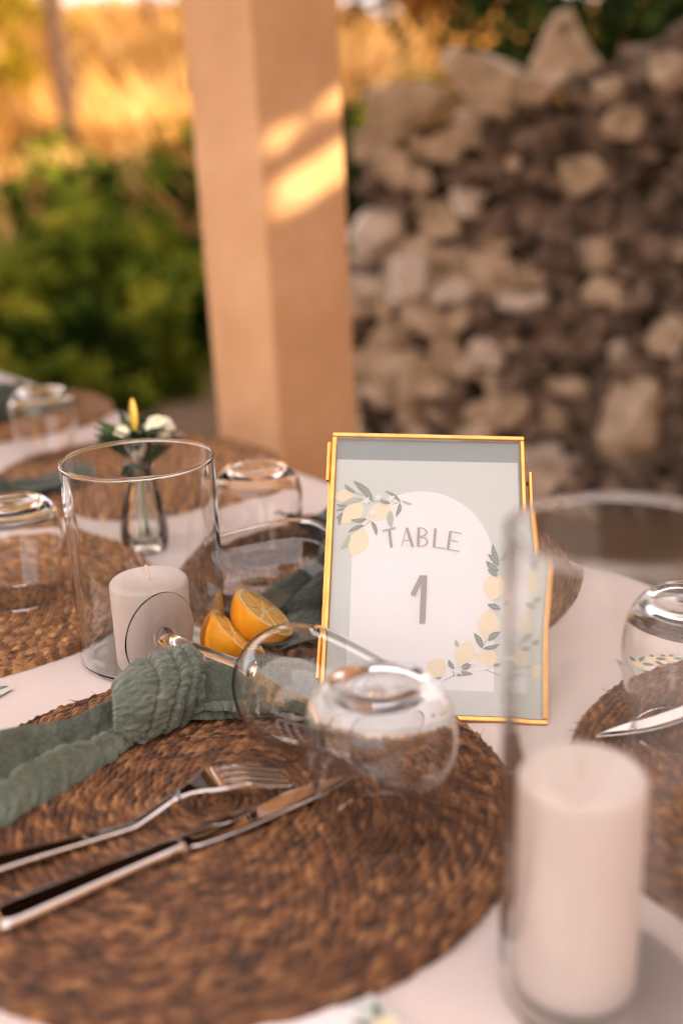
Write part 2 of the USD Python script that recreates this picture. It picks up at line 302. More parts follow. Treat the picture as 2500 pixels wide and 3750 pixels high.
tree('rusty_tree', 'amber and rust coloured tree showing right of the pillar top', 'tree', 0.95, 12.5, 2.2, (0.95, 0.9, 0.85), 2400, leaf_rust, 0.08, 26, 0.07, clear=0.15)
tree('shaded_shrub', 'shrub between the pillar and the stone wall, shade put into its dark leaves', 'shrub', 0.42, 6.6, 1.0, (0.62, 0.5, 0.62), 3000, leaf_dark, 0.05, 27, 0.035, clear=0.0)  # the hillside shade here is put into the dark leaf colour
tree('evergreen_tree', 'dark evergreen tree behind the pale pointed stone on the wall', 'tree', 2.1, 8.6, 2.7, (1.35, 1.0, 1.35), 6500, leaf_dark, 0.075, 28, 0.09, clear=0.1)
tree('evergreen_tree', 'tall dark evergreen tree at the upper right corner', 'tree', 3.3, 8.2, 3.2, (1.0, 1.0, 1.6), 5000, leaf_dark, 0.08, 29, 0.09, clear=0.1)

tree('added_olive_tree', 'sparse unseen olive tree, added beyond the shade building to break up the low sun', 'tree', 5.5, -2.35, 3.4, (1.0, 1.0, 0.8), 1500, olive_leaf, 0.05, 31, 0.07, clear=0.65)  # unseen tree, added to dim and mottle the sun on the pillar
# ------------------------------------------------------------------ stone wall
WA, WB = np.array([0.02, 3.75]), np.array([1.50, 3.25]); WD = (WB - WA) / np.linalg.norm(WB - WA); WN = np.array([WD[1], -WD[0]])   # WN points to the camera
def wall_pt(s, z, out=0.0): q = WA + WD * s + WN * out; return np.array([q[0], q[1], z])
wall = thing('stone_wall', 'ruined dry stone wall of rough limestone rubble behind the table', 'wall')
def wall_top(s): return np.interp(s, [0.0, 0.12, 0.14, 0.37, 0.39, 0.62, 0.8, 1.0, 1.2, 1.6, 2.4], [0.70, 0.95, 1.30, 1.32, 1.37, 1.38, 1.36, 1.44, 1.55, 1.62, 1.70])
ss = np.linspace(0.10, 2.4, 150); sec = []
for s in ss:
    tp = wall_top(s) - 0.09; zz = np.linspace(-0.3, tp, 80)
    fr_ = [wall_pt(s, v, 0.015 + 0.10 * (1 - v / 1.4) + 0.13 * (meshkit.fbm(np.array([s * 11, v * 11, 1.0]), 3, 4) - 0.5)) for v in zz]
    sec.append(fr_ + [wall_pt(s, tp - 0.02, -0.5), wall_pt(s, -0.3, -0.6)])
V = np.array(sec); obj('earth_core', (V.reshape(-1, 3), grid_faces(V.shape[0], V.shape[1], True)), earth, wall, smooth=True)
def rock(sx, sy, sz, r, boxy=0.35):
    """a broken limestone block: a lump cut by flat breaks, then pitted"""
    m = trimesh.creation.icosphere(3); v = m.vertices / np.abs(m.vertices).max(1, keepdims=True) * boxy + m.vertices * (1 - boxy)
    v = v * (1 + 0.50 * (meshkit.fbm(m.vertices * 1.1 + r.uniform(0, 50, 3), 2, 2) - 0.5)[:, None])
    pl = r.normal(size=(4 if boxy > 0.7 else 11, 3)); pl /= np.linalg.norm(pl, axis=1, keepdims=True)
    for q in pl:
        dd = v @ q; cut = r.uniform(0.45, 0.85); v = v - np.maximum(dd - cut, 0)[:, None] * q * 0.95
    v = v * (1 + 0.30 * (meshkit.fbm(m.vertices * 4.0 + r.uniform(0, 50, 3), 3, 5) - 0.5)[:, None])
    v = (v - (v.max(0) + v.min(0)) / 2) / (v.max(0) - v.min(0))
    return v * np.array([sx, sy, sz]), m.faces
r = np.random.default_rng(5)
KEY = [(0.251, 1.261, 0.225, 0.17, 'l'), (0.493, 1.334, 0.24, 0.16, 'l'), (0.726, 1.447, 0.165, 0.185, 'p'), (0.964, 0.316, 0.20, 0.30, 'l'), (0.249, 0.782, 0.165, 0.18, 'w'), (0.528, 0.796, 0.156, 0.115, 'l'),
       (0.274, 0.379, 0.10, 0.287, 'l'), (0.349, 0.951, 0.15, 0.11, 'l'), (0.452, 1.0, 0.105, 0.085, 'w'), (0.395, 0.817, 0.095, 0.095, 'l'), (0.815, 1.064, 0.131, 0.115, 'l'), (0.67, 1.32, 0.143, 0.09, 'l'),
       (0.873, 1.305, 0.095, 0.073, 'l'), (0.212, 1.106, 0.116, 0.12, 'l'), (0.538, 1.155, 0.09, 0.15, 'd'), (0.111, 0.836, 0.085, 0.106, 'w'), (0.34, 0.618, 0.163, 0.101, 'l'), (0.757, 0.324, 0.085, 0.073, 'l'),
       (0.54, 0.935, 0.10, 0.10, 'd'), (0.429, 0.363, 0.075, 0.15, 'd'), (0.738, 0.94, 0.12, 0.085, 'd'), (0.391, 0.187, 0.122, 0.108, 'd')]
placed = []
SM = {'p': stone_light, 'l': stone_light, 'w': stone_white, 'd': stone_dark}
def put_stone(s, zc, w_, h_, m, out, boxy=0.5):
    v, f = rock(w_ * 1.16, min(w_, h_) * r.uniform(0.9, 1.2) + 0.03, h_ * 1.16, r, boxy)
    a = r.normal(0, 0.14); ca, sa = math.cos(a), math.sin(a); v = np.stack([v[:, 0] * ca - v[:, 2] * sa, v[:, 1], v[:, 0] * sa + v[:, 2] * ca], -1)
    p = wall_pt(s, zc, out); rot = np.array([WD[0], WD[1], 0]); nrm = np.array([WN[0], WN[1], 0])
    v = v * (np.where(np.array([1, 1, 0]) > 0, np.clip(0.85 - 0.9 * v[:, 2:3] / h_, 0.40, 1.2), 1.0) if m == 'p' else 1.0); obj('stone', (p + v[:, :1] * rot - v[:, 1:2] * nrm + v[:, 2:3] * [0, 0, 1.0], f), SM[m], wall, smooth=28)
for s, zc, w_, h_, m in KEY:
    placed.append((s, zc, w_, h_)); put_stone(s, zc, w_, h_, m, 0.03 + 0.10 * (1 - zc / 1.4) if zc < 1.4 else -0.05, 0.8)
tries = 0
for size in (0.13, 0.10, 0.08, 0.064, 0.05, 0.042):
    for _ in range(900):
        if len(placed) > 296: break
        s = r.uniform(0.06, 1.24); zc = r.uniform(-0.02, 1.55); w_ = size * r.uniform(0.8, 1.4); h_ = size * r.uniform(0.65, 1.15)
        if zc + h_ * 0.4 > wall_top(s) or (s < 0.12 and zc > 0.9): continue
        if any(((s - a) / ((w_ + c) / 2 * 0.74)) ** 2 + ((zc - b_) / ((h_ + d_) / 2 * 0.74)) ** 2 < 1 for a, b_, c, d_ in placed): continue
        placed.append((s, zc, w_, h_))
        lightness = 0.74 if s < 0.50 else 0.12 if s > 0.62 else 0.4  # stones darken to the right: shade is put into the choice of stone
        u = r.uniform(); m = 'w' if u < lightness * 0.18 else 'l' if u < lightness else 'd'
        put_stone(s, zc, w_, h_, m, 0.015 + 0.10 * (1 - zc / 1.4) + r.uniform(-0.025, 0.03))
# loose pale rock lying on the ground left of the pillar
v, f = rock(0.34, 0.22, 0.13, r, 0.5)
tag(obj('rock', (v + [-0.88, 6.0, float(terrain(-0.88, 6.0)) + 0.06], f), stone_white, smooth=45), 'pale flat rock on the ground below the green bank', 'rock')
v, f = rock(0.22, 0.18, 0.12, r, 0.4)
tag(obj('rock', (v + [-1.16, 6.2, float(terrain(-1.16, 6.2)) + 0.05], f), stone_light, smooth=45), 'smaller brownish rock left of the pale flat rock', 'rock')

# ------------------------------------------------------------------ pillar (square, its corner towards the camera) and an unseen building added to block and slot the sun
U2, N2 = np.array([-0.61, 0.79]) / math.hypot(.61, .79), np.array([0.79, 0.61]) / math.hypot(.61, .79)
PW = 0.19; corner = np.array([-0.116, 1.90])
def pillar_mesh(w, h):
    p = sbox(-w / 2, -w / 2, w / 2, w / 2).buffer(-0.006).buffer(0.006, quad_segs=4)
    m = trimesh.creation.extrude_polygon(p, h + 0.2, engine='earcut'); m.apply_translation((0, 0, -0.2)); return m
pc = corner + U2 * PW / 2 + N2 * PW / 2
pil = thing('pillar', 'square pillar of warm orange stucco with a streak of sunlight behind the table', 'pillar', mat=Gf.Matrix4d(Gf.Rotation(Gf.Vec3d(0, 0, 1), 41.5), Gf.Vec3d(0, 0, 0)) * Gf.Matrix4d(Gf.Rotation(Gf.Vec3d(0, 1, 0), -1.0), Gf.Vec3d(float(pc[0]) + 0.013, float(pc[1]), 0)))
obj('shaft', pillar_mesh(PW, 2.6), stucco, pil, smooth=30)
hs = thing('shade_building', 'unseen stucco building added right of the terrace to block and slot the sun', 'building')
def slab(x0, x1, pts, m, name):
    """a prism along x whose outline in y and z is given"""
    e = trimesh.creation.extrude_polygon(Polygon(pts), x1 - x0, engine='earcut')
    v = e.vertices.copy(); e.vertices = np.stack([v[:, 2] + x0, v[:, 0], v[:, 1]], -1); e.fix_normals(); obj(name, e, m, hs, smooth=False)
GZ = lambda y, o: 1.80 + 0.20 * (y + 0.45) + o
slab(3.0, 3.25, [(-5.0, -0.2), (4.6, -0.2), (4.6, GZ(4.6, -0.4)), (2.2, GZ(2.2, -0.05)), (-5.0, GZ(-5.0, 0.35))], stucco, 'wall')
slab(2.95, 3.05, [(-5.2, GZ(-5.2, 0.56)), (-1.4, GZ(-1.4, 0.26)), (2.2, GZ(2.2, 0.26)), (2.2, 4.3), (-5.2, 4.3)], stucco, 'upper_wall')
slab(3.0, 6.0, [(-5.3, 4.31), (2.4, 4.31), (2.4, 4.42), (-5.3, 4.42)], roof_m, 'roof')
obj('dimming_wall', box(2.7, 0.25, 3.9, (1.62, -4.5, 1.75)), stucco, hs, smooth=False)  # wall added behind the camera to cut light and deepen contrast
slab(3.0, 3.04, [(-1.2, GZ(-1.2, 0.19)), (0.6, GZ(0.6, 0.15)), (0.6, GZ(0.6, 0.195)), (-1.2, GZ(-1.2, 0.215))], roof_m, 'rail')  # bar added across the slot to streak the sun patch

ro = thing('terrace_roof', 'dark timber roof over the terrace carried by the stucco pillar', 'roof', (0, 0, 0))
for k in range(26): obj('plank', cbox(0.245, 2.40 + (1.4 if k < 15 else 0), 0.025, (-3.6 + k * 0.25, 2.20 + (0.7 if k < 15 else 0), 2.66), 0.002), roof_m, ro, smooth=False)
for yb in (1.08, 1.55, 2.03, 3.0): obj('beam', cbox(6.5, 0.12, 0.16, (-0.45, yb, 2.565), 0.006), roof_m, ro, smooth=False)
ho = thing('added_facade', 'unseen stucco facade with dark doorways, added left of the terrace for warm reflections', 'added_facade', (-6.2, -1.5, 0))  # building front added out of view for warm bounce and reflected streaks
obj('wall', box(0.4, 9.0, 3.6, (-0.2, 0, 1.6)), stucco, ho, smooth=False)
for k in range(4):
    d_ = obj('door', box(0.06, 0.95, 2.1, (0.01, -3.2 + k * 2.1, 0.95)), roof_m, ho, smooth=False); obj('pilaster', box(0.25, 0.22, 3.5, (0.11, -2.2 + k * 2.1, 1.6)), stucco, ho, smooth=False)

# ------------------------------------------------------------------ table
TA = math.degrees(math.atan2(U2[1], U2[0]))      # local x runs along the table, local y across it, away from the far edge
NFAR, NNEAR = 0.808, 0.118
def TL(n, u, z=0.0): return np.array([*(N2 * n + U2 * u), z])
tb = thing('banquet_table', 'long wooden table hidden under the pale cloth', 'table', TL((NFAR + NNEAR) / 2, 0.9), TA)
obj('tabletop', box(3.2, NFAR - NNEAR - 0.02, 0.03, (0, 0, Z0 - 0.022)), wood, tb)
for i in (-1, 1):
    for j in (-1, 1): obj('leg', cbox(0.06, 0.06, Z0 - 0.037, (i * 1.5, j * 0.28, (Z0 - 0.037) / 2)), wood, tb)
W = (NFAR - NNEAR); nx, ny = 420, 160
lx = np.linspace(-1.62, 1.62, nx); across = np.linspace(-W / 2 - 0.32, W / 2 + 0.32, ny)
XX, AA = np.meshgrid(lx, across, indexing='ij')
over = np.maximum(np.abs(AA) - W / 2, 0); yy = np.sign(AA) * (np.minimum(np.abs(AA), W / 2) + 0.018 * over / 0.32 + 0.012 * np.sin(XX * 19 + np.sign(AA)) * over / 0.32)
zz = Z0 - np.maximum(over - 0.004, 0)
wr = (meshkit.fbm(np.stack([XX * 3.2 + AA * 1.5, AA * 7, 0 * XX], -1), 3, 8) - 0.5) * 0.0055 + 0.0022 * np.exp(-((AA - 0.03) / 0.007) ** 2) + 0.0022 * np.exp(-((XX + 0.36 + 0.05 * AA) / 0.008) ** 2) + 0.0020 * np.exp(-((XX + 0.02) / 0.008) ** 2) + 0.0010 * np.maximum(0, np.sin(AA * 42 + 3 * np.sin(XX * 5))) ** 3
zz = zz + wr * (over == 0)
cl = thing('tablecloth', 'pale pinkish white linen cloth spread over the long table', 'tablecloth', TL((NFAR + NNEAR) / 2, 0.9), TA)
obj('linen', (np.stack([XX, yy, zz], -1).reshape(-1, 3), grid_faces(nx, ny)), cloth_m, cl, smooth=True)

# ------------------------------------------------------------------ woven place mats
MATR, PIT, STI = 0.193, 0.0056, 0.0070
def mat_mesh():
    nr, nt = 270, 1250
    rr = np.linspace(0.0004, MATR, nr)[:, None] * np.ones((1, nt)); th = np.linspace(0, 2 * PI, nt, endpoint=False)[None, :] * np.ones((nr, 1))
    wob = 0.0016 * (meshkit.noise(np.stack([np.cos(th) * rr * 60, np.sin(th) * rr * 60, 0 * rr], -1), 3) - 0.5) + 0.0007 * (meshkit.noise(np.stack([np.cos(th) * rr * 210, np.sin(th) * rr * 210, 0 * rr], -1), 33) - 0.5)
    c = (rr + wob) / PIT - th / (2 * PI); k = np.floor(c); v = 2 * (c - k - 0.5)
    tt = 2 * PI * (k + 0.5) + th; ell = PIT * np.maximum(tt, 0) ** 2 / (4 * PI)
    q = ell / STI + 0.42 * v * np.where((k.astype(int) % 2) == 0, 1, 1); st = np.floor(q); ph = q - st
    h1 = meshkit.noise(np.stack([st + 0.5, k * 7.3 + 0.5, 0 * st], -1), 1) ; h1 = (np.sin(st * 12.9898 + k * 78.233) * 43758.5453) % 1.0; h2 = (np.sin(st * 39.3468 + k * 11.135) * 24634.6345) % 1.0
    coil = np.sqrt(np.clip(1 - np.abs(v) ** 2.4, 0, 1)); grain = np.clip(np.sin(PI * ph), 0, 1) ** 0.55
    h = 0.0034 * coil * (0.40 + 0.60 * grain) * (0.55 + 0.75 * h1)
    h += 0.0009 * (meshkit.fbm(np.stack([np.cos(th) * rr * 330, np.sin(th) * rr * 330, 0 * rr], -1), 3, 6) - 0.5)
    z = 0.0038 + h; z[-1] = 0.0; z[-2] = np.minimum(z[-2], 0.004)
    edge = 0.0018 * (meshkit.noise(np.stack([np.cos(th) * 40, np.sin(th) * 40, 0 * th], -1), 12) - 0.5) * smoothstep(0.17, MATR, rr)
    ro = rr + edge
    V = np.stack([np.cos(th) * ro, np.sin(th) * ro, z], -1).reshape(-1, 3)
    tone = np.clip(0.12 + 0.62 * h2 + 0.30 * (h1 - 0.5), 0, 1)[..., None]
    fib = meshkit.noise(np.stack([v * 3.2 + k * 17.3, q * 0.9, 0 * rr], -1), 21)
    tone = np.clip(tone + 0.55 * (fib[..., None] - 0.5), 0, 1)
    dark, mid, lite = np.array([0.024, 0.008, 0.0022]), np.array([0.130, 0.049, 0.0145]), np.array([0.37, 0.188, 0.070])
    col = np.where(tone < 0.5, dark + (mid - dark) * tone * 2, mid + (lite - mid) * (tone - 0.5) * 2)
    return V, grid_faces(nr, nt, True)[:, ::-1].copy(), col.reshape(-1, 3)
mv, mf, mc = mat_mesh()
def fibre_mesh(seed):
    """loose ends of grass lifting from the coils and the rim"""
    r = np.random.default_rng(seed); out = []
    for i in range(240):
        a = r.uniform(0, 2 * PI); rad = MATR * (r.uniform(0.985, 1.0) if i % 2 else math.sqrt(r.uniform(0.02, 0.98))); l = r.uniform(0.004, 0.013); d = a + PI / 2 + r.normal(0, 0.7)
        p = np.array([rad * math.cos(a), rad * math.sin(a), 0.0045]); e = p + [l * math.cos(d), l * math.sin(d), r.uniform(0.0005, 0.004)]
        out.append(tube(spline([p, (p + e) / 2 + [0, 0, 0.0012], e], 4), [0.00035, 0.0003, 0.00022, 0.0001], 4))
    return trimesh.util.concatenate(out)
fibm = fibre_mesh(3); straw_end = plain('loose_straw', (0.42, 0.26, 0.12), 0.7)
MATG = 'round woven place mats on the table'
def mat_at(n_, x, y, rz, label):
    global mat0
    if n_ == 0:
        mat0 = thing('place_mat', label, 'place mat', (x, y, Z0 + 0.0012), rz, MATG); obj('braided_coil', (mv, mf[:, ::-1]), straw, mat0, smooth=True, colors=mc); obj('loose_fibres', fibm, straw_end, mat0, smooth=False, kind='stuff'); return mat0
    if n_ == 2:                                  # same straw, its colour lightened to carry the grazing sheen
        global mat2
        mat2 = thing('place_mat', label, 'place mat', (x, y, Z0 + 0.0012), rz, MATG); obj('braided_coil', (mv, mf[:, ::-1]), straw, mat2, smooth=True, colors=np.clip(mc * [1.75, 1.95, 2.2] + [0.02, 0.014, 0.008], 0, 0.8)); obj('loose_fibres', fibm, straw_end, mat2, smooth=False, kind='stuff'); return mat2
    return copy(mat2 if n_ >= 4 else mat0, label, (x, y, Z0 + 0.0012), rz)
mat_at(0, -0.086, 0.609, 20, 'brown woven mat filling the foreground under the fork and knife')
mat_at(1, 0.331, 0.607, 77, 'brown woven mat cut by the right edge behind the tall candle')
mat_at(2, -0.378, 0.981, 140, 'brown woven mat, lightened for grazing sheen, at the left edge beside the short candle')
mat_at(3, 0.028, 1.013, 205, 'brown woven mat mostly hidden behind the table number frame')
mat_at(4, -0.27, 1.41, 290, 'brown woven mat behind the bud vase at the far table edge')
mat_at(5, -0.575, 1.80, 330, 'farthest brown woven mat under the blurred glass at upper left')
MZ = Z0 + 0.0085     # top of a mat

# ------------------------------------------------------------------ glasses
def tumbler_mesh():
    o = spline([(0.0335, 0.0), (0.0372, 0.016), (0.0422, 0.036), (0.0454, 0.057), (0.0448, 0.072), (0.0408, 0.0865), (0.0345, 0.0945)], 30)
    outer = [(0.0328, 0.0006), (0.0332, 0.0)] + [tuple(p) for p in o[1:]] + [(0.0322, 0.0962), (0.0298, 0.0975), (0.0275, 0.0980), (0.0250, 0.0977), (0.0205, 0.0966), (0.0120, 0.0956), (0.0, 0.0952)]
    i = spline([(0.0322, 0.0), (0.0360, 0.016), (0.0409, 0.036), (0.0442, 0.056), (0.0436, 0.071), (0.0390, 0.0845), (0.0310, 0.0905), (0.0180, 0.0918), (0.0, 0.0920)], 40)
    inner = [tuple(p) for p in i[::-1]]; inner[0] = (0.0, 0.0920)
    return lathe(outer + inner + [outer[0]], 128)
GL = 0.224
def wine_mesh():
    o = [(0.0, 0.0), (0.0335, 0.0), (0.0343, 0.0007), (0.0335, 0.0016), (0.020, 0.0028), (0.010, 0.0050), (0.0062, 0.0095), (0.0043, 0.018), (0.0036, 0.035), (0.0034, 0.06), (0.0036, 0.085), (0.0048, 0.096)]
    bo = spline([(0.0065, 0.0995), (0.018, 0.1035), (0.0325, 0.115), (0.0425, 0.136), (0.0440, 0.152), (0.0415, 0.178), (0.0372, 0.206), (0.0345, GL)], 36)
    bi = spline([(0.0337, GL), (0.0364, 0.206), (0.0409, 0.178), (0.0434, 0.152), (0.0419, 0.1362), (0.0319, 0.1158), (0.0173, 0.1048), (0.0, 0.1030)], 36)
    prof = o + [tuple(p) for p in bo] + [tuple(p) for p in bi]; prof[-1] = (0.0, 0.1030)
    return lathe(prof, 128)
TG = 'upside down stemless glasses on the place settings'
t0 = thing('tumbler', 'upside down stemless glass nearest the camera, in front of the table number frame', 'glass', (0.0186, 0.5746, MZ), 0, TG)
obj('bowl', tumbler_mesh(), glass, t0, smooth=40)
copy(t0, 'upside down stemless glass cut by the right edge of the photo', (0.2347, 0.676, MZ))
copy(t0, 'upside down stemless glass behind the lying glass, right of the flower vase', (-0.0844, 1.056, MZ))
copy(t0, 'upside down stemless glass at the left edge beside the wide hurricane vase', (-0.308, 0.966, MZ))
copy(t0, 'farthest blurred upside down stemless glass, near the top left of the table', (-0.4125, 1.493, MZ))
WGG = 'stemmed wine glasses lying on their sides'
fp, rp = np.array([-0.1440, 0.7740, Z0 + 0.0515]), np.array([0.0225, 0.6260, Z0 + 0.0545])
w0 = thing('wine_glass', 'stemmed wine glass lying over the knotted sage napkin in the foreground', 'wine glass', group=WGG, mat=axes_matrix(fp, rp - fp))
obj('bowl_and_stem', wine_mesh(), glass, w0, smooth=40)
fp2, rp2 = np.array([0.104, 0.948, Z0 + 0.050]), np.array([-0.1265, 0.900, Z0 + 0.0495])
copy(w0, 'stemmed wine glass lying behind the lemon halves, its stem hidden by the frame', None, mat=axes_matrix(fp2, rp2 - fp2))

# ------------------------------------------------------------------ hurricane vases and candles
def hurricane(x, y, R, H, label, t=0.0026):
    th = thing('hurricane_vase', label, 'candle vase', (x, y, Z0 + 0.0012), 0, 'open glass hurricane vases with candles')
    rim = [(R - t / 2 + t / 2 * 1.25 * math.cos(a), H - t / 2 + t / 2 * 1.25 * math.sin(a)) for a in np.linspace(-0.3 * PI, 1.3 * PI, 12)]
    prof = [(0, 0.0), (R - 0.006, 0.0), (R - 0.002, 0.0012), (R, 0.005)] + [(R, q) for q in np.linspace(0.02, H - t * 1.3, 8)] + rim + [(R - t, q) for q in np.linspace(H - t * 1.3, 0.014, 8)] + [(R - t - 0.0015, 0.0050), (R - t - 0.006, 0.0041), (0, 0.0040)]
    obj('cylinder', lathe(prof, 144), glass_g, th, smooth=40); return th
hurricane(-0.1631, 0.8491, 0.062, 0.1734, 'wide short glass hurricane vase around the short candle')
hurricane(0.1216, 0.4426, 0.0509, 0.2426, 'tall narrow glass hurricane vase at lower right around the tall candle')
def candle(x, y, R, H, label):
    th = thing('pillar_candle', label, 'candle', (x, y, Z0 + 0.0056), 0, 'unlit white pillar candles')
    prof = [(0, 0), (R - 0.002, 0)] + [(R - 0.002 + 0.002 * math.sin(a), 0.002 - 0.002 * math.cos(a)) for a in np.linspace(0.2, PI / 2, 4)]
    prof += [(R, q) for q in np.linspace(0.01, H - 0.006, 10)] + [(R - 0.0045 + 0.0045 * math.cos(a), H - 0.0045 + 0.0045 * math.sin(a)) for a in np.linspace(0.1, PI / 2, 7)] + [(R * 0.6, H - 0.0004), (R * 0.3, H - 0.0012), (0.003, H - 0.002), (0, H - 0.002)]
    m = lathe(prof, 96); v = m.vertices.copy(); a = np.arctan2(v[:, 1], v[:, 0]); v[:, :2] *= (1 + 0.004 * np.sin(3 * a + v[:, 2] * 30))[:, None]; m.vertices = v
    b = obj('wax_body', m, wax, th, smooth=45)
    obj('wick', tube(spline([(0, 0, H - 0.003), (0.0003, 0.0002, H + 0.005), (-0.0012, 0.0004, H + 0.011)], 7), 0.0014, 8), wick_m, th, smooth=True)
    return th
candle(-0.1590, 0.8265, 0.0315, 0.0735, 'short white pillar candle inside the wide hurricane vase')
candle(0.1085, 0.4460, 0.0300, 0.1170, 'tall white pillar candle inside the narrow hurricane vase at lower right')

# ------------------------------------------------------------------ table number frame
FO = np.array([0.1354, 0.7068, 0.7512]); FR = np.array([0.1570, -0.0087, -0.0071]); FU = np.array([0.0168, 0.1606, 0.1745])
fx = FR / np.linalg.norm(FR); fu = FU - fx * (FU @ fx); fu /= np.linalg.norm(fu); fn = np.cross(fx, fu)      # fn faces the camera and up
FW_, FH_ = 0.1575, 0.238
BL = FO - fx * FW_
fm = Gf.Matrix4d(*map(float, fx), 0, *map(float, fu), 0, *map(float, fn), 0, *map(float, BL), 1)
fr = thing('table_number_frame', 'gold metal picture frame holding the printed TABLE 1 card', 'picture frame', mat=fm)
B, D = 0.0039, 0.008
def rail(name, x0, x1, y0, y1): return obj(name, cbox(x1 - x0, y1 - y0, D, ((x0 + x1) / 2, (y0 + y1) / 2, -D / 2), 0.0007), brass, fr, smooth=20)
rail('top_rail', 0, FW_, FH_ - B, FH_); rail('bottom_rail', 0, FW_, 0, B); rail('left_rail', 0, B - 0.0001, B + 0.0001, FH_ - B - 0.0001); rail('right_rail', FW_ - B + 0.0001, FW_, B + 0.0001, FH_ - B - 0.0001)
# the second leaf of the hinged frame, just behind and a little wider
def rail2(x0, x1, y0, y1): return obj('rear_rail', cbox(x1 - x0, y1 - y0, 0.004, ((x0 + x1) / 2, (y0 + y1) / 2, -D - 0.0032), 0.0006), brass, fr, smooth=20)
rail2(-0.0022, B, 0.0, FH_ - 0.006); rail2(FW_ - B, FW_ + 0.0016, 0.0, FH_ - 0.004); rail2(B + 0.0001, FW_ - B - 0.0001, FH_ - B - 0.004, FH_ - 0.0042)
obj('hinge', tube([(-0.0022, 0.196, -D * 0.8), (-0.0022, 0.231, -D * 0.8)], 0.0019, 10), brass, fr, smooth=30)
obj('hinge', tube([(-0.0022, 0.03, -D * 0.8), (-0.0022, 0.065, -D * 0.8)], 0.0019, 10), brass, fr, smooth=30)
cp = obj('clasp', cbox(0.0030, 0.034, 0.006, (FW_ + 0.0042, 0.190, -D * 0.7), 0.0006), brass, fr, smooth=20)
obj('pin', tube([(FW_ + 0.0002, 0.197, -D * 0.6), (FW_ + 0.0030, 0.197, -D * 0.6)], 0.0016, 8), dark_pin, cp, smooth=30)
obj('glass_pane', box(FW_ - 2 * B - 0.0002, FH_ - 2 * B - 0.0002, 0.0016, (FW_ / 2, FH_ / 2, -0.0022)), pane, fr, smooth=False)
obj('backing_sheet', box(FW_ - 2 * B - 0.0002, FH_ - 2 * B - 0.0002, 0.0012, (FW_ / 2, FH_ / 2, -0.0072)), P_back, fr, smooth=False)
def sheet(name, poly, z, m, parent=None, t=0.00012):
    poly = poly.simplify(0.00002)
    parts = [trimesh.creation.extrude_polygon(g_, t, engine='earcut') for g_ in getattr(poly, 'geoms', [poly]) if g_.area > 1e-9]
    if not parts: return None
    e = trimesh.util.concatenate(parts); e.apply_translation((0, 0, z)); return obj(name, e, m, parent or card, smooth=False)
mm = lambda *q: tuple(v / 1000 for v in q)
CARD = Polygon([mm(B * 1000 + .3, B * 1000 + .3), mm(152.4, B * 1000 + .3), mm(152.2, 216.2), mm(B * 1000 + .3, 215.6)])
card = sheet('printed_card', CARD, -0.0060, P_sage, fr, 0.0003)
arch = Polygon([mm(19.8, 24.2), mm(129.2, 23.8), mm(130.6, 129.5)] + [mm(75.1 + 55.5 * math.cos(a), 129.5 + 58.7 * math.sin(a)) for a in np.linspace(0.02, PI - 0.02, 48)] + [mm(19.6, 129.8)])
zc = -0.00568; dz = 0.00016
sheet('arch_panel', arch, zc, P_white)
def lemon(x0, y0, x1, y1, w):
    a, b_ = np.array([x0, y0]), np.array([x1, y1]); l = np.linalg.norm(b_ - a); d = (b_ - a) / l; nrm = np.array([-d[1], d[0]])
    t = np.linspace(0, 1, 26); prof = (np.sin(PI * np.clip((t - 0.03) / 0.94, 0, 1)) ** 0.62) * w / 2 * (1 - 0.10 * np.cos(2 * PI * t)) ; prof[0] = prof[-1] = 0.15
    up = [a + d * l * q + nrm * p for q, p in zip(t, prof)]; dn = [a + d * l * q - nrm * p for q, p in zip(t, prof)]
    return Polygon([mm(*q) for q in up + dn[::-1]]).buffer(0)
def leaf2d(x0, y0, x1, y1, w, curve=0.12):
    a, b_ = np.array([x0, y0]), np.array([x1, y1]); l = np.linalg.norm(b_ - a); d = (b_ - a) / l; nrm = np.array([-d[1], d[0]]); t = np.linspace(0, 1, 18)
    c = a + d * (l * t)[:, None] + nrm * (curve * l * np.sin(PI * t) * 0.5)[:, None]; p = w / 2 * np.sin(PI * t ** 0.85) ** 0.9
    return Polygon([mm(*q) for q in np.vstack([c + nrm * p[:, None], (c - nrm * p[:, None])[::-1]])]).buffer(0), LineString([mm(*q) for q in c[4:13]])
LEMONS = [(19.7, 184.0, 3.1, 180.9, 10.3), (27.3, 176.9, 10.5, 157.4, 13.6), (49.5, 176.1, 30.0, 161.5, 13.6), (29.0, 154.5, 19.6, 129.2, 15.2), (127.7, 88.9, 125.0, 63.7, 15.7), (112.2, 63.8, 103.5, 40.6, 14.2),
          (92.1, 48.6, 79.9, 32.0, 13.4), (116.3, 49.8, 132.5, 49.9, 14.9), (134.0, 119.7, 128.5, 95.5, 15.6), (141, 46, 149, 36, 11)]
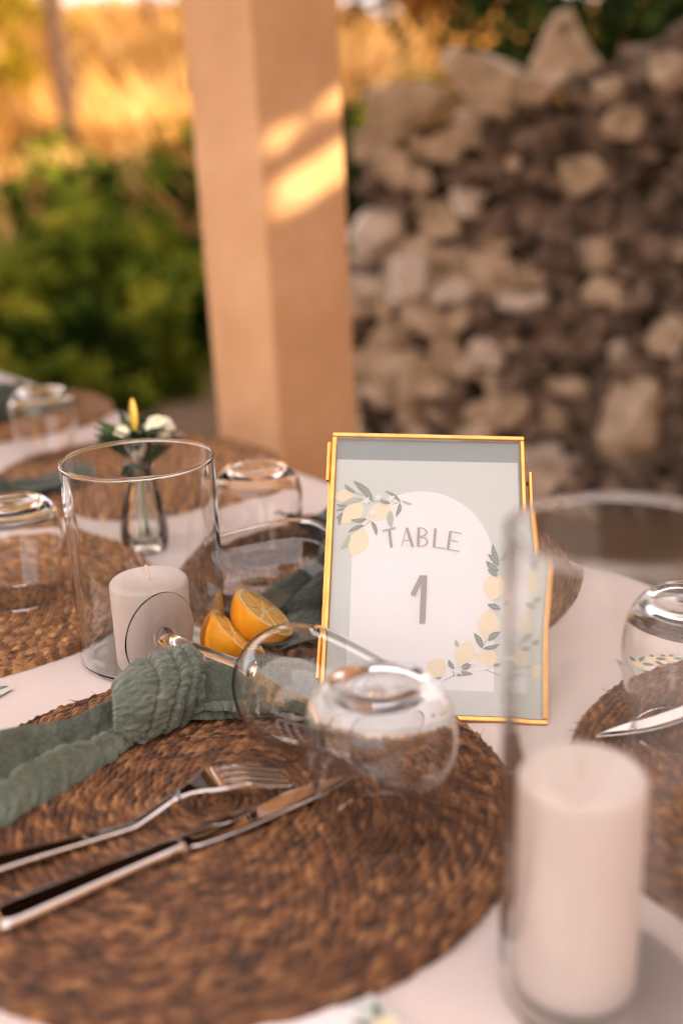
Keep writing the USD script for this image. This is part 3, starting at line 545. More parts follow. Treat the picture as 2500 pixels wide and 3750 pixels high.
LEAVES = [(34.7, 178.3, 18.4, 196.0, 6.0, 1), (20.5, 185.3, 11.0, 192.7, 3.3, 1), (57.0, 178.4, 43.9, 187.7, 3.0, 1), (48.9, 176.7, 39.5, 179.7, 3.3, 1), (57.9, 179.1, 66.9, 176.2, 2.2, 0), (56.8, 177.2, 53.3, 164.8, 3.3, 1),
          (49.3, 170.3, 50.7, 153.8, 5.2, 0), (30.3, 162.2, 17.2, 160.9, 3.5, 1), (28.7, 156.6, 15.6, 149.9, 3.3, 1), (34.0, 160.4, 38.5, 147.7, 3.3, 1), (27.2, 180.1, 7.9, 173.4, 4.1, 0), (14.3, 172.9, 5.3, 174.6, 2.2, 1),
          (12.6, 170.4, 5.5, 168.7, 1.9, 1), (10.7, 167.3, 5.8, 161.6, 2.4, 1), (10.4, 167.3, 8.3, 155.5, 2.2, 1), (17.3, 148.4, 10.4, 134.9, 3.8, 0), (121.0, 57.1, 114.7, 69.1, 4.5, 1), (125.4, 63.0, 135.1, 70.6, 4.8, 1),
          (121.4, 56.8, 134.5, 60.8, 3.4, 1), (99.6, 40.4, 95.3, 47.3, 3.4, 1), (104.5, 40.7, 112.7, 45.5, 4.5, 1), (99.5, 35.2, 114.0, 36.8, 3.4, 1), (80.3, 32.0, 90.3, 33.3, 3.0, 1), (76.4, 34.4, 74.4, 39.8, 2.6, 1),
          (135.5, 88.4, 125.2, 92.6, 3.7, 1), (102.9, 57.4, 100.9, 63.3, 3.0, 0), (128.9, 43.8, 134.5, 45.6, 2.2, 1), (134.9, 127.1, 130.4, 143.3, 4.3, 1), (134.8, 124.8, 126.5, 134.4, 4.3, 1), (134.7, 120.2, 124.8, 128.6, 4.9, 1),
          (133.6, 115.6, 126.0, 121.6, 4.3, 1), (134.6, 89.6, 125.4, 92.4, 3.3, 1), (136, 128, 142, 138, 3.6, 0), (138, 92, 146, 97, 3.6, 1), (139, 62, 148, 66, 4.0, 1)]
STEMS = [(57.0, 178.4, 50.3, 175.8), (33.1, 161.0, 29.5, 156.6), (37.0, 177.8, 32.1, 178.6), (26.0, 183.2, 20.5, 185.3), (120.7, 57.5, 124.4, 64.4), (99.2, 35.2, 92.1, 31.2), (123.2, 40.6, 134.3, 36.0), (99.5, 34.9, 98.5, 40.4), (114.9, 51.2, 116.4, 52.0)]
FLOWERS = [(29.6, 177.9, 4.3), (38.9, 181.2, 3.8), (49.4, 180.5, 4.1), (34.4, 167.2, 3.8), (102.0, 38.7, 4.6), (113.4, 45.2, 3.7), (121.5, 41.6, 4.5)]
zc += dz
for q in STEMS: sheet('printed_stem', LineString([mm(*q[:2]), mm(*q[2:])]).buffer(0.00022), zc, P_leaf)
for i, q in enumerate(LEMONS):
    zc += dz * 0.25; lp = lemon(*q).intersection(CARD); lm_ = sheet('printed_lemon', lp, zc, P_lemon if i % 3 else P_lemon2)
zc += dz
for i, q in enumerate(LEAVES):
    zc += dz * 0.08; pl_, mid = leaf2d(*q[:5], curve=(0.14 if i % 2 else -0.12)); sheet('printed_leaf', pl_.intersection(CARD), zc, P_leaf if q[5] else P_leaf2)
zc += dz
for i, q in enumerate(LEAVES):
    if q[5] and q[4] > 3.2: sheet('leaf_vein', leaf2d(*q[:5], curve=(0.14 if i % 2 else -0.12))[1].buffer(0.00016), zc, P_leaf2)
for x_, y_, r_ in FLOWERS:
    pet = [leaf2d(x_, y_, x_ + r_ * math.cos(a), y_ + r_ * math.sin(a), r_ * 0.42)[0] for a in np.arange(5) * 2 * PI / 5 + 0.3 + x_]
    sheet('printed_blossom', shapely.union_all(pet), zc, P_white)
# lettering: T A B L E on a gentle arc, and the numeral 1
def seg(x0, y0, x1, y1, w): return LineString([(x0, y0), (x1, y1)]).buffer(w / 2, cap_style='flat')
def letter(ch):
    if ch == 'T': s = [seg(-5, 15.4, 5, 16.6, 1.0), seg(0, 16, 0, 0, 2.0), Polygon([(-5.3, 14.5), (-4.6, 14.5), (-4.4, 15.9), (-5.2, 15.7)]), Polygon([(5.2, 17.3), (4.6, 17.0), (4.7, 15.9), (5.2, 15.9)])]
    if ch == 'A': s = [seg(-4.6, 0, -0.3, 16.4, 0.5), seg(0.0, 16.4, 4.3, 0, 2.0), seg(-3.3, 5.2, 3.0, 5.6, 0.5)]
    if ch == 'B':
        up = Point(0.2, 12.6).buffer(1); s = [seg(-4, 0, -4, 16.4, 1.9)]
        for cy, ry, rx in ((12.5, 3.9, 5.6), (4.3, 4.3, 6.4)):
            e1 = affinity.scale(Point(-2.6, cy).buffer(1, quad_segs=16), rx, ry); e2 = affinity.scale(Point(-2.9, cy).buffer(1, quad_segs=16), rx - 0.75, ry - 0.5)
            s.append(e1.difference(e2).intersection(sbox(-3.6, -1, 6, 17)))
    if ch == 'L': s = [seg(-3.2, 0, -3.2, 16.4, 1.9), seg(-3.2, 0.3, 5.6, -0.2, 0.6), Polygon([(5.6, -0.5), (5.6, 1.3), (5.0, 0.2)])]
    if ch == 'E': s = [seg(-3.6, 0, -3.6, 16.4, 1.9), seg(-3.6, 16.1, 5.2, 15.7, 0.6), seg(-3.6, 8.6, 3.4, 8.3, 0.55), seg(-3.6, 0.3, 5.2, 0.2, 0.6), Polygon([(5.2, 16.0), (5.4, 14.4), (4.7, 15.6)]), Polygon([(5.2, -0.1), (5.5, 1.6), (4.8, 0.5)])]
    return shapely.union_all([q.buffer(0.001) for q in s])
for ch, x_, y_, a_ in (('T', 50.6, 137.6, 8), ('A', 63.0, 138.7, 2), ('B', 75.6, 139.2, -1), ('L', 87.2, 138.6, -4), ('E', 98.4, 136.6, -8)):
    sheet('letter_' + ch.lower(), affinity.scale(affinity.translate(affinity.rotate(letter(ch), a_, origin=(0, 0)), x_, y_), 0.001, 0.001, origin=(0, 0)), zc, P_ink)
sheet('numeral_one', Polygon([mm(*q) for q in [(73.1, 114.7), (78.8, 114.9), (77.7, 75.4), (73.2, 75.2), (74.3, 108.5), (69.6, 97.0), (66.0, 98.8)]]), zc, P_ink)
# an easel leg behind
leg = [np.array([FW_ * 0.5, FH_ * 0.66, -D - 0.005])]
back = np.array([0.08, 1.02, Z0 + 0.002]) - BL; leg.append(np.array([back @ fx, back @ fu, back @ fn]))
obj('easel_leg', tube([leg[0], leg[1] * 0.96 + leg[0] * 0.04], 0.0022, 10), brass, fr, smooth=True)

# ------------------------------------------------------------------ lemon halves
def citrus(o, normal, R, depth, label, spin=0.0):
    th = thing('lemon_half', label, 'lemon', group='cut lemon halves on the table', mat=axes_matrix(o, normal))
    prof = [(0.0, -depth), (R * 0.05, -depth * 1.0)] + [(R * math.cos(a), depth * math.sin(a)) for a in np.linspace(-PI / 2 + 0.1, -0.02, 26)] + [(R - 0.0003, 0.0), (R - 0.0012, 0.0001)]
    prof += [(R - 0.0012, -0.002), (0, -0.002)]
    m = lathe(prof, 96); v = m.vertices.copy(); nn_ = meshkit.fbm(v * 60 + 3, 3, 4) - 0.5; v *= (1 + 0.03 * nn_ * (v[:, 2:3].ravel() < -0.003))[:, None]; m.vertices = v
    obj('rind', m, rind, th, smooth=40)
    obj('pith', lathe([(0, -0.0019), (R - 0.0013, -0.0019), (R - 0.0013, 0.0000), (R - 0.0036, 0.0002), (R - 0.0042, -0.0008), (0, -0.0008)], 96), pith, th, smooth=30)
    ns = 9
    for k in range(ns):
        a0, a1 = 2 * PI * k / ns + 0.045 + spin, 2 * PI * (k + 1) / ns - 0.045 + spin
        aa = np.linspace(a0, a1, 9); ro = R - 0.0040; mid = (a0 + a1) / 2
        pg = Polygon([(0.0022 * math.cos(mid), 0.0022 * math.sin(mid))] + [(ro * math.cos(q), ro * math.sin(q)) for q in aa]).buffer(-0.0006).buffer(0.0005)
        e = trimesh.creation.extrude_polygon(pg, 0.0012, engine='earcut'); e.apply_translation((0, 0, -0.0010)); obj('segment', e, flesh, th, smooth=30)
    return th
citrus((-0.0685, 0.8555, Z0 + 0.0345), (0.62, 0.04, 0.78), 0.0285, 0.030, 'larger lemon half with its cut face turned up, behind the other half', 0.2)
citrus((-0.0925, 0.8265, Z0 + 0.0280), (0.74, 0.16, 0.65), 0.0265, 0.030, 'lemon half seen from its rind side, in front, beside the glass stem', 0.9)

# ------------------------------------------------------------------ cutlery
def blade_mesh(poly, t, zfun, dome=0.003, cell=0.0022):
    e = trimesh.creation.extrude_polygon(poly.simplify(0.0001), t, engine='earcut'); v, f = trimesh.remesh.subdivide_to_size(e.vertices, e.faces, cell, max_iter=12)
    e = trimesh.Trimesh(v, f, process=True); v = e.vertices.copy(); bd = poly.boundary
    d = shapely.distance(shapely.points(v[:, :2]), bd); edge = np.clip(d / dome, 0, 1); prof = np.sqrt(1 - (1 - edge) ** 2)
    top = v[:, 2] > t * 0.5; v[:, 2] = np.where(top, t * (0.35 + 0.65 * prof), t * 0.0) + zfun(v[:, 0]); e.vertices = v; return e
def mirror_outline(xs, ws): return Polygon([(a, b_) for a, b_ in zip(xs, ws)] + [(a, -b_) for a, b_ in zip(xs[::-1], ws[::-1])])
def sm(xs, ws, n=60):
    from scipy.interpolate import PchipInterpolator
    q = np.linspace(xs[0], xs[-1], n); return list(q), list(PchipInterpolator(xs, ws)(q))
def fork(o, direction, label):
    a = math.degrees(math.atan2(direction[1], direction[0]))
    th = thing('fork', label, 'fork', (*o, MZ - 0.0008), a, 'polished steel forks')
    out = mirror_outline(*sm([0.0, 0.012, 0.04, 0.052, 0.062, 0.078, 0.12, 0.17, 0.205, 0.208], [0.0126, 0.0146, 0.0150, 0.0136, 0.0084, 0.0037, 0.0044, 0.0068, 0.0092, 0.005]))
    sl = shapely.union_all([LineString([(-0.01, y_), (0.041, y_)]).buffer(0.0016) for y_ in (-0.0078, 0.0, 0.0078)])
    out = out.difference(sl).buffer(-0.0003).buffer(0.0003); 
    zf = lambda x_: 0.0020 + 0.015 * np.sin(PI * np.clip(x_ / 0.105, 0, 1)) ** 1.2 + 0.004 * smoothstep(0.10, 0.2, x_)
    hp = out.intersection(sbox(-1, -1, 0.0745, 1)); hd = out.intersection(sbox(0.0745, -1, 1, 1))
    obj('tines', blade_mesh(hp, 0.0019, zf, 0.0018), steel, th, smooth=50); obj('handle', blade_mesh(hd, 0.0025, zf, 0.0022), steel, th, smooth=60); return th
def knife(o, direction, label):
    a = math.degrees(math.atan2(direction[1], direction[0]))
    th = thing('knife', label, 'knife', (*o, MZ - 0.0008), a, 'polished steel table knives')
    x1, w1 = sm([0.0, 0.012, 0.04, 0.09, 0.118, 0.125], [0.001, 0.0066, 0.0102, 0.0112, 0.0092, 0.0066]); x2, w2 = sm([0, 0.05, 0.118, 0.125], [-0.001, 0.0078, 0.0082, 0.0066])
    bl = Polygon([(p, q) for p, q in zip(x1, w1)] + [(p, -q) for p, q in zip(x2[::-1], w2[::-1])]).buffer(0)
    zf = lambda x_: 0.0035 + 0.0 * x_
    obj('blade', blade_mesh(bl, 0.0018, zf, 0.0045), steel, th, smooth=50)
    hd = mirror_outline(*sm([0.1251, 0.130, 0.15, 0.20, 0.232, 0.240], [0.0066, 0.0070, 0.0075, 0.0094, 0.0106, 0.0070]))
    obj('handle', blade_mesh(hd, 0.0066, lambda x_: 0.0010 + 0 * x_, 0.0036), steel, th, smooth=60); return th
fork((-0.0431, 0.6300), (-0.163, -0.088), 'steel fork lying tines down on the foreground mat, left of the knife')
knife((0.0015, 0.6310), (-0.1975, -0.138), 'steel table knife on the foreground mat with its blade tip under the glass')
knife((0.168, 0.6662), (0.96, 0.30), 'steel knife lying on the mat at the right edge, nearer the stemless glass')

# ------------------------------------------------------------------ gauze napkins tied in a knot
def solid(V, nu, nv, t):
    f = grid_faces(nu, nv); m = trimesh.Trimesh(V, f, process=False); n_ = np.array(m.vertex_normals)
    b_ = np.r_[np.arange(nv - 1), (np.arange(nu - 1)) * nv + nv - 1, ((nu - 1) * nv + np.arange(nv - 1, 0, -1)), (np.arange(nu - 1, 0, -1)) * nv]
    c = np.r_[b_[1:], b_[0]]; N = len(V)
    return np.vstack([V + n_ * t / 2, V - n_ * t / 2]), np.vstack([f, f[:, ::-1] + N, np.stack([b_, b_ + N, c + N], -1), np.stack([b_, c + N, c], -1)])
def crinkle(P, q, seed, amp):
    """muslin crinkle: short ridges across the cloth's length, q = (along, across) in metres"""
    a = meshkit.fbm(np.stack([q[..., 0] * 210, q[..., 1] * 95, 0 * q[..., 0]], -1), 3, seed) - 0.5
    return amp * a
def tail(path, widths, folds, heights, seed, nu=230, nv=240):
    """a gathered cloth tail along a path of points (z = lowest cloth), fanning out: the cloth runs to and fro in folds that stand up and lean over"""
    P = spline(path, nu); T = np.gradient(P, axis=0); T[:, 2] *= 0.3; T /= np.linalg.norm(T, axis=1, keepdims=True); S = np.cross([0, 0, 1.0], T); S /= np.linalg.norm(S, axis=1, keepdims=True)
    s = np.linspace(0, 1, nu)[:, None]; t = np.linspace(-1, 1, nv)[None, :]; O = 0 * s * t
    w = np.interp(s, np.linspace(0, 1, len(widths)), widths); h = np.interp(s, np.linspace(0, 1, len(heights)), heights)
    k = PI * folds * t + 1.1 * np.sin(2.3 * s + seed) + 1.6 * (meshkit.noise(np.stack([s * 2.2 + O, t * 1.7 + O, O], -1), seed) - 0.5)
    amp = 0.75 + 0.5 * (meshkit.noise(np.stack([s * 3 + O, np.round(k / (2 * PI)) * 3.7 + O, O], -1), seed + 9))
    z = h * amp * (0.5 + 0.5 * np.cos(k)) * (1 - 0.55 * t ** 2)
    lat = w * (t + (0.22 + 0.16 * s) * np.sin(k + 0.55))
    lift = smoothstep(0.80, 1.0, np.abs(t)) * 0.45 * h * (0.4 + meshkit.noise(np.stack([s * 9 + O, np.sign(t) + O, O], -1), seed + 4))
    al = (0.030 * (meshkit.noise(np.stack([s * 1.5 + O, t * 2.4 + O, O], -1), seed + 5) - 0.5) + 0.010 * np.cos(k)) * s
    L_ = np.sum(np.linalg.norm(np.diff(P, axis=0), axis=1)); q = np.stack([s * L_ + O, t * w * 2.4 + O], -1)
    V = P[:, None, :] + S[:, None, :] * lat[..., None] + T[:, None, :] * al[..., None] + np.array([0, 0, 1.0]) * (z + lift)[..., None]
    V = V.reshape(-1, 3); m = trimesh.Trimesh(V, grid_faces(nu, nv), process=False); n_ = np.array(m.vertex_normals); q = q.reshape(-1, 2)
    cr = meshkit.fbm(np.stack([q[:, 0] * 120, q[:, 1] * 300, 0 * q[:, 0]], -1), 3, seed) - 0.5
    V = V + n_ * (0.0030 * cr + 0.0040 * (meshkit.fbm(V * 60, 3, seed) - 0.5))[:, None]; V[:, 2] = np.maximum(V[:, 2], P[:, 2].min() - 0.002)
    return solid(V, nu, nv, 0.0013)
def knot_mesh(c, axis, La, Rk, Hk, seed):
    """the wrap of the knot: a fat band round the tails with rolled lips, its creases running round it"""
    nu, nv = 230, 320; a = np.array([*axis, 0.0]); a[2] = 0.06; a /= np.linalg.norm(a); sd = np.cross([0, 0, 1.0], a); sd /= np.linalg.norm(sd); up = np.cross(a, sd)
    x = np.linspace(-1, 1, nu)[:, None]; p = np.linspace(0, 2 * PI, nv, endpoint=False)[None, :]; O = 0 * x * p
    lip = np.abs(x); rad = np.where(lip < 0.86, 1 - 0.30 * (lip / 0.86) ** 3.2, 0.70 * np.sqrt(np.clip(1 - ((lip - 0.86) / 0.14) ** 2, 0, 1)) + 0.0)
    rad = np.maximum(rad, 0.18) * (1 + 0.12 * np.sin(p + 0.9) * x)
    xx = La * (x + 0.24 * np.cos(p - 0.3) * (1 - 0.3 * x ** 2)) - np.sign(x) * La * 0.22 * smoothstep(0.93, 1.0, lip)
    nz = 0.30 * (meshkit.noise(np.stack([x * 1.3 + O, np.cos(p) * 1.2 + O, np.sin(p) * 1.2 + O], -1), seed) - 0.5)
    rr = rad * (1 + 0.08 * np.clip(-x - 0.2, 0, 1))
    for x0, bend, dep, wid in ((-0.42, 0.34, 0.10, 0.045), (0.10, 0.22, 0.13, 0.05), (0.40, 0.16, 0.10, 0.045), (0.66, 0.12, 0.09, 0.04)):
        dlt = x - (x0 + bend * np.cos(p - 2.2) + nz)
        rr = rr * (1 - dep * np.exp(-(dlt / wid) ** 2) - 0.10 * dep * smoothstep(0.30, 0.0, np.abs(dlt)) + 0.045 * smoothstep(-0.02, 0.10, dlt) * smoothstep(0.34, 0.10, dlt))
    rr = rr * (0.97 + 0.10 * (meshkit.noise(np.stack([x * 2.5 + O, np.cos(p) * 2 + O, np.sin(p) * 2 + O], -1), seed + 8) - 0.5))
    V = np.array(c) + a * xx[..., None] + sd * (Rk * rr * np.cos(p))[..., None] + up * (Hk * rr * np.sin(p))[..., None]
    V = V.reshape(-1, 3); f = grid_faces(nu, nv, True); n_ = np.array(trimesh.Trimesh(V, f, process=False).vertex_normals)
    cs, sn = np.cos(p) * Rk + O, np.sin(p) * Rk + O
    cr = meshkit.fbm(np.stack([cs * 300, sn * 300, xx * 120], -1).reshape(-1, 3), 2, seed + 2) - 0.5
    sgn = 1 if np.mean(np.sum(n_ * (V - np.array(c)), 1)) > 0 else -1
    V = V + n_ * sgn * (0.0050 * cr)[:, None]; V[:, 2] = np.maximum(V[:, 2], MZ - 0.002)
    return V, f if sgn > 0 else f[:, ::-1]
def sheet_tail(path, ws, hs_, ctrl, seed, nu=260, nv=150, edge=(0.3, 0.0)):
    """one layer of a tail: ctrl = its cross section (across, height), as shares of the tail's width and height"""
    P = spline(path, nu); T = np.gradient(P, axis=0); T[:, 2] *= 0.3; T /= np.linalg.norm(T, axis=1, keepdims=True); S = np.cross([0, 0, 1.0], T); S /= np.linalg.norm(S, axis=1, keepdims=True)
    s = np.linspace(0, 1, nu)[:, None]; w = np.interp(s, np.linspace(0, 1, len(ws)), ws); h = np.interp(s, np.linspace(0, 1, len(hs_)), hs_)
    C = spline(np.array(ctrl), nv); t = np.linspace(0, 1, nv)[None, :]; O = 0 * s * t
    sway = 0.30 * (meshkit.noise(np.stack([s * 3.4 + O, O + 0.3, O], -1), seed) - 0.5) + 0.22 * (meshkit.noise(np.stack([s * 7 + O, t * 1.5 + O, O], -1), seed + 1) - 0.5)
    lat = w * (C[None, :, 0] + sway); z = h * C[None, :, 1] * (0.78 + 0.5 * meshkit.noise(np.stack([s * 4.2 + O, t * 1.2 + O, O], -1), seed + 2))
    fr_ = edge[0] * (1 - smoothstep(0, 0.16, t)) + edge[1] * smoothstep(0.84, 1, t)          # free edges ruffle
    z = z + fr_ * h * 0.55 * (meshkit.noise(np.stack([s * 16 + O, O + 4.2, O], -1), seed + 3) - 0.35); lat = lat + fr_ * w * 0.40 * (meshkit.noise(np.stack([s * 13 + O, O + 9.2, O], -1), seed + 4) - 0.5)
    V = P[:, None, :] + S[:, None, :] * lat[..., None] + np.array([0, 0, 1.0]) * z[..., None] + T[:, None, :] * (0.02 * (meshkit.noise(np.stack([O + 1.1, t * 2.2 + O, O], -1), seed + 5) - 0.5) * s)[..., None]
    d = np.linalg.norm(np.diff(V, axis=1), axis=2); q1 = np.concatenate([np.zeros((nu, 1)), np.cumsum(d, 1)], 1); L_ = np.sum(np.linalg.norm(np.diff(P, axis=0), axis=1))
    V = V.reshape(-1, 3); n_ = np.array(trimesh.Trimesh(V, grid_faces(nu, nv), process=False).vertex_normals)
    cr = meshkit.fbm(np.stack([(s * L_ + O) * 230, q1 * 90, O], -1).reshape(-1, 3), 2, seed + 7) - 0.5
    V = V + n_ * (0.0046 * cr)[:, None]; V[:, 2] = np.maximum(V[:, 2], P[:, 2].min() - 0.001)
    return solid(V, nu, nv, 0.0013)
def napkin(label, knot, axis, La, Rk, Hk, tails, m, seed):
    th = thing('napkin', label, 'napkin', group='sage gauze napkins tied in a knot')
    obj('knot', knot_mesh(knot, axis, La, Rk, Hk, seed), m, th, smooth=True)
    for i, (path, wd, fo, ht) in enumerate(tails): obj('tail', tail(path, wd, fo, ht, seed + 3 * i + 1), m, th, smooth=True)
z_ = MZ
nk = thing('napkin', 'sage green gauze napkin tied in a fat knot in the foreground left', 'napkin', group='sage gauze napkins tied in a knot')
obj('knot', knot_mesh((-0.1375, 0.7150, Z0 + 0.0315), (0.86, 0.50), 0.038, 0.032, 0.0285, 3), sage, nk, smooth=True)
LP = [(-0.142, 0.709, z_ + 0.004), (-0.164, 0.683, z_ + 0.002), (-0.190, 0.648, z_), (-0.224, 0.606, z_), (-0.270, 0.556, z_)]
LWS, LHS = [0.010, 0.015, 0.019, 0.022, 0.025], [0.016, 0.024, 0.028, 0.026, 0.022]
# seen from above: the far layer lies open like a trough, the near layer curls over it with a frayed lip
obj('tail', sheet_tail(LP, LWS, LHS, [(-1.40, 1.30), (-1.26, 1.02), (-1.02, 0.36), (-0.65, 0.04), (-0.20, 0.08), (0.12, 0.50)], 41), sage, nk, smooth=True)
obj('tail', sheet_tail(LP, LWS, LHS, [(0.04, 0.66), (0.16, 0.66), (0.34, 0.50), (0.54, 0.34), (0.74, 0.18), (0.84, 0.03), (0.60, 0.0)], 52), sage, nk, smooth=True)
RP = [(-0.145, 0.710, z_ + 0.006), (-0.118, 0.730, z_ + 0.003), (-0.085, 0.742, z_), (-0.045, 0.746, z_), (0.0, 0.752, z_)]
obj('tail', sheet_tail(RP, [0.012, 0.022, 0.028, 0.030, 0.034], [0.022, 0.027, 0.026, 0.020, 0.014], [(1.15, 0.45), (0.85, 0.70), (0.45, 0.98), (0.05, 0.90), (-0.30, 0.62), (-0.62, 0.28), (-0.95, 0.20), (-1.10, 0.02)], 63), sage, nk, smooth=True)
obj('tail', sheet_tail(RP, [0.012, 0.020, 0.028, 0.034, 0.036], [0.014, 0.016, 0.018, 0.02, 0.016], [(-1.25, 0.55), (-0.95, 0.85), (-0.5, 0.35), (0.2, 0.1), (0.8, 0.0)], 74), sage, nk, smooth=True)
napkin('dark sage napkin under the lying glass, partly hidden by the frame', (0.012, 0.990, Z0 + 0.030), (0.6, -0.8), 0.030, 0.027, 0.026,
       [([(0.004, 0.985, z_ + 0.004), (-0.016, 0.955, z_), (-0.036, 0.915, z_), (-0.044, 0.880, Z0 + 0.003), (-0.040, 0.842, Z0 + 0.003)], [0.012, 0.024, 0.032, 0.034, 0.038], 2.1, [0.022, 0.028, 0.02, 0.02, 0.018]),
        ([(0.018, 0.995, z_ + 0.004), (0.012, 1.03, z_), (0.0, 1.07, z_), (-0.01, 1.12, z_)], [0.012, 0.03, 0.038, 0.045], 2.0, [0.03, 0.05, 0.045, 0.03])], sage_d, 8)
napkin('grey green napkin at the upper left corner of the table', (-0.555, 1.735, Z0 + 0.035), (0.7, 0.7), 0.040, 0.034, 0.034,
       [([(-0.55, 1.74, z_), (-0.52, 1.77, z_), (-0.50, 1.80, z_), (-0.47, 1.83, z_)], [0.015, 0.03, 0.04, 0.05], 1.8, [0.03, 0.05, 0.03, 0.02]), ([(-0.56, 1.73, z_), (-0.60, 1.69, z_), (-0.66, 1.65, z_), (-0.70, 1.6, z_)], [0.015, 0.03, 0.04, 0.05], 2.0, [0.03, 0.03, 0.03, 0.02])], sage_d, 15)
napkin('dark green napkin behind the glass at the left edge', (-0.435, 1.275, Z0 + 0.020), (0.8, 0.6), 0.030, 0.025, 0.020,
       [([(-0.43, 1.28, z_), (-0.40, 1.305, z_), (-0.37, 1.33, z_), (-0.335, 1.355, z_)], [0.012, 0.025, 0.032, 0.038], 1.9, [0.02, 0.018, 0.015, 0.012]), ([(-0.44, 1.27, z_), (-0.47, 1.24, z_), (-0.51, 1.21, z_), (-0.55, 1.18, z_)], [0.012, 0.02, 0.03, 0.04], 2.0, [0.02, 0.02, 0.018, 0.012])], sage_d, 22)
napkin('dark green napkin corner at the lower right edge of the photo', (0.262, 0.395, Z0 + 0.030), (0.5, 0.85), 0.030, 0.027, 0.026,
       [([(0.262, 0.40, z_), (0.252, 0.43, z_), (0.246, 0.46, z_), (0.25, 0.49, z_)], [0.012, 0.024, 0.032, 0.036], 2.0, [0.03, 0.03, 0.022, 0.015]), ([(0.262, 0.39, z_), (0.266, 0.35, z_), (0.27, 0.31, z_), (0.275, 0.27, z_)], [0.012, 0.024, 0.032, 0.036], 2.0, [0.03, 0.03, 0.022, 0.015])], sage_d, 29)

# ------------------------------------------------------------------ lemon printed menu cards lying on the table
def menu(x, y, rz, label, w=0.10, h=0.15):
    th = thing('menu_card', label, 'card', (x, y, Z0 + 0.0026), rz, 'lemon printed menu cards')
    cm = obj('paper', box(w, h, 0.0005, (0, 0, 0.00025)), P_sage, th, smooth=False)
    global card; keepc = card; card = th
    r = np.random.default_rng(int(abs(x) * 1000)); zz_ = 0.00055
    sheet('print_panel', sbox(-w / 2 + 0.014, -h / 2 + 0.014, w / 2 - 0.014, h / 2 - 0.014), zz_, P_white, th)
    for cx, cy in [(-w / 2 + 0.012, h / 2 - 0.014), (w / 2 - 0.014, -h / 2 + 0.014), (-w / 2 + 0.014, -h / 2 + 0.012), (w / 2 - 0.013, h / 2 - 0.016), (-w / 2 + 0.030, h / 2 - 0.010), (w / 2 - 0.032, -h / 2 + 0.012), (w / 2 - 0.008, h / 2 - 0.040), (w / 2 - 0.010, 0.0), (-w / 2 + 0.009, 0.012), (-w / 2 + 0.010, -0.03), (0.0, h / 2 - 0.010), (0.0, -h / 2 + 0.012)]:
        zz_ += 0.00004; a = r.uniform(0, 2 * PI); cx, cy = cx * 1000, cy * 1000; clip = sbox(-w / 2, -h / 2, w / 2, h / 2)
        sheet('printed_lemon', lemon(cx - 9 * math.cos(a), cy - 9 * math.sin(a), cx + 9 * math.cos(a), cy + 9 * math.sin(a), 12).intersection(clip), zz_ + 0.0002, P_lemon, th)
        for k in range(3):
            b_ = a + 1.2 + k * 1.1; sheet('printed_leaf', leaf2d(cx + 4 * math.cos(b_), cy + 4 * math.sin(b_), cx + 17 * math.cos(b_), cy + 17 * math.sin(b_), 4.5)[0].intersection(clip), zz_ + 0.0005, P_leaf, th)
    card = keepc
menu(0.283, 0.742, 10, 'lemon printed card under the glass at the right edge')
menu(-0.020, 0.393, 38, 'lemon printed card peeping out under the foreground mat')
menu(-0.358, 0.782, 60, 'card corner on the bare cloth at the left edge')
menu(-0.355, 1.330, 25, 'white card beside the dark napkin at the left')

# ------------------------------------------------------------------ bud vase with flowers
vx, vy = -0.2145, 1.1215
vs = thing('bud_vase', 'small clear glass bud vase standing behind the wide hurricane vase', 'vase', (vx, vy, Z0 + 0.0012))
o = spline([(0.026, 0.001), (0.0285, 0.010), (0.0275, 0.030), (0.0215, 0.055), (0.0150, 0.074), (0.0140, 0.084), (0.0165, 0.092)], 28); i_ = spline([(0.0150, 0.092), (0.0125, 0.084), (0.0133, 0.074), (0.0198, 0.055), (0.0257, 0.030), (0.0262, 0.014), (0.018, 0.0070), (0, 0.0060)], 28)
pr_ = [(0, 0.0), (0.0245, 0.0)] + [tuple(q) for q in o] + [tuple(q) for q in i_]; pr_[-1] = (0, 0.0060)
obj('bottle', lathe(pr_, 72), pane, vs, smooth=40)
bq = thing('flower_posy', 'white rosebuds with olive leaves and a yellow bud standing in the vase', 'flowers', (vx, vy, Z0 + 0.0012))
r = np.random.default_rng(77)
def rose(c, R, parent, tilt):
    ax = np.array(tilt, float); ax /= np.linalg.norm(ax); M_ = np.array(axes_matrix((0, 0, 0), ax))[:3, :3]
    fl = obj('rosebud', (lambda m: (np.array(m.vertices) * [R * 0.62, R * 0.62, R * 0.9] @ M_ + c, m.faces))(trimesh.creation.icosphere(3)), petal_m, parent, smooth=True)
    for k in range(8):
        u, v = np.meshgrid(np.linspace(-1, 1, 9), np.linspace(0, 1, 9), indexing='ij'); a0 = k * 2.4; lay = 0.66 + 0.045 * k
        ang = a0 + u * 0.95; rr = R * lay * (np.sin(PI * (0.12 + 0.52 * v)) ** 0.8) * (1 + 0.25 * (v > 0.8) * (v - 0.8) * 5 * 0.3); hh = R * (-0.85 + (1.75 - 0.05 * k) * v - 0.22 * u ** 2 * v)
        Q = np.stack([np.cos(ang) * rr, np.sin(ang) * rr, hh], -1).reshape(-1, 3) @ M_ + c
        obj('petal', solid(Q, 9, 9, 0.0007), petal_m, fl, smooth=True)
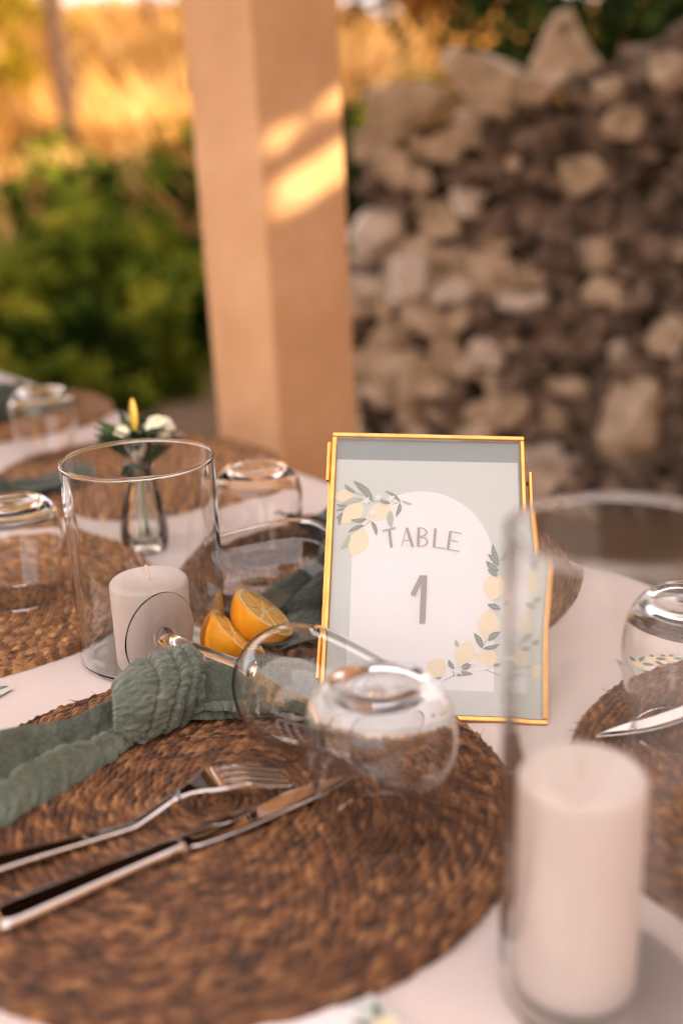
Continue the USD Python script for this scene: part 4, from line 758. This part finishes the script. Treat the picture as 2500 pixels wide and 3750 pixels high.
def leaf3(p0, d, l, w, m, parent, name='leaf'):
    d = np.array(d, float); d /= np.linalg.norm(d); s = np.cross(d, [0.2, -0.6, 1.0]); s /= np.linalg.norm(s); n_ = np.cross(s, d); u = np.linspace(0, 1, 12)[:, None]; v = np.linspace(-1, 1, 5)[None, :]
    ww = w / 2 * np.sin(PI * u ** 0.8); Q = np.array(p0) + d * (l * u)[..., None] * np.ones_like(v)[..., None] + s * (ww * v)[..., None] + n_ * (0.18 * np.abs(v) * ww - 0.10 * l * u ** 2)[..., None]
    obj(name, solid(Q.reshape(-1, 3), 12, 5, 0.0006), m, parent, smooth=True)
heads = [((0.024, 0.004, 0.127), 0.0165, (0.55, -0.2, 1)), ((-0.016, 0.004, 0.122), 0.0125, (-0.6, -0.2, 1)), ((0.004, -0.012, 0.113), 0.011, (0.2, -0.7, 0.8))]
for k, (hc, R, tl) in enumerate(heads):
    obj('flower_stem', tube(spline([(0.006 * (k - 1), 0.004, 0.010), (hc[0] * 0.25, hc[1] * 0.3, 0.08), (hc[0], hc[1], hc[2] - R * 0.7)], 10), 0.0014, 8), stem_m, bq, smooth=True); rose(np.array(hc), R, bq, tl)
obj('yellow_bud', (lambda m: (np.array(m.vertices) * [0.0042, 0.0042, 0.019] + [-0.0005, 0.0, 0.146], m.faces))(trimesh.creation.icosphere(3)), bud_m, bq, smooth=True)
obj('flower_stem', tube(spline([(0.004, 0.0, 0.012), (0.002, 0, 0.09), (-0.0005, 0, 0.132)], 8), 0.0013, 8), stem_m, bq, smooth=True)
for k in range(30):
    a = r.uniform(0, 2 * PI); zz_ = r.uniform(0.090, 0.136); e = r.uniform(-0.1, 0.8)
    leaf3((0.004 * math.cos(a), 0.004 * math.sin(a), zz_), (math.cos(a), math.sin(a), e), r.uniform(0.030, 0.052), r.uniform(0.010, 0.015), olive_leaf, bq)
for a, e in ((3.3, 0.75), (3.0, 0.40), (0.30, 0.85), (-0.2, 0.5), (3.9, 0.5), (2.2, 1.2), (0.9, 1.1), (5.2, 0.6)): leaf3((0.004 * math.cos(a), 0.004 * math.sin(a), 0.112), (math.cos(a), math.sin(a), e), 0.046, 0.012, olive_leaf, bq)
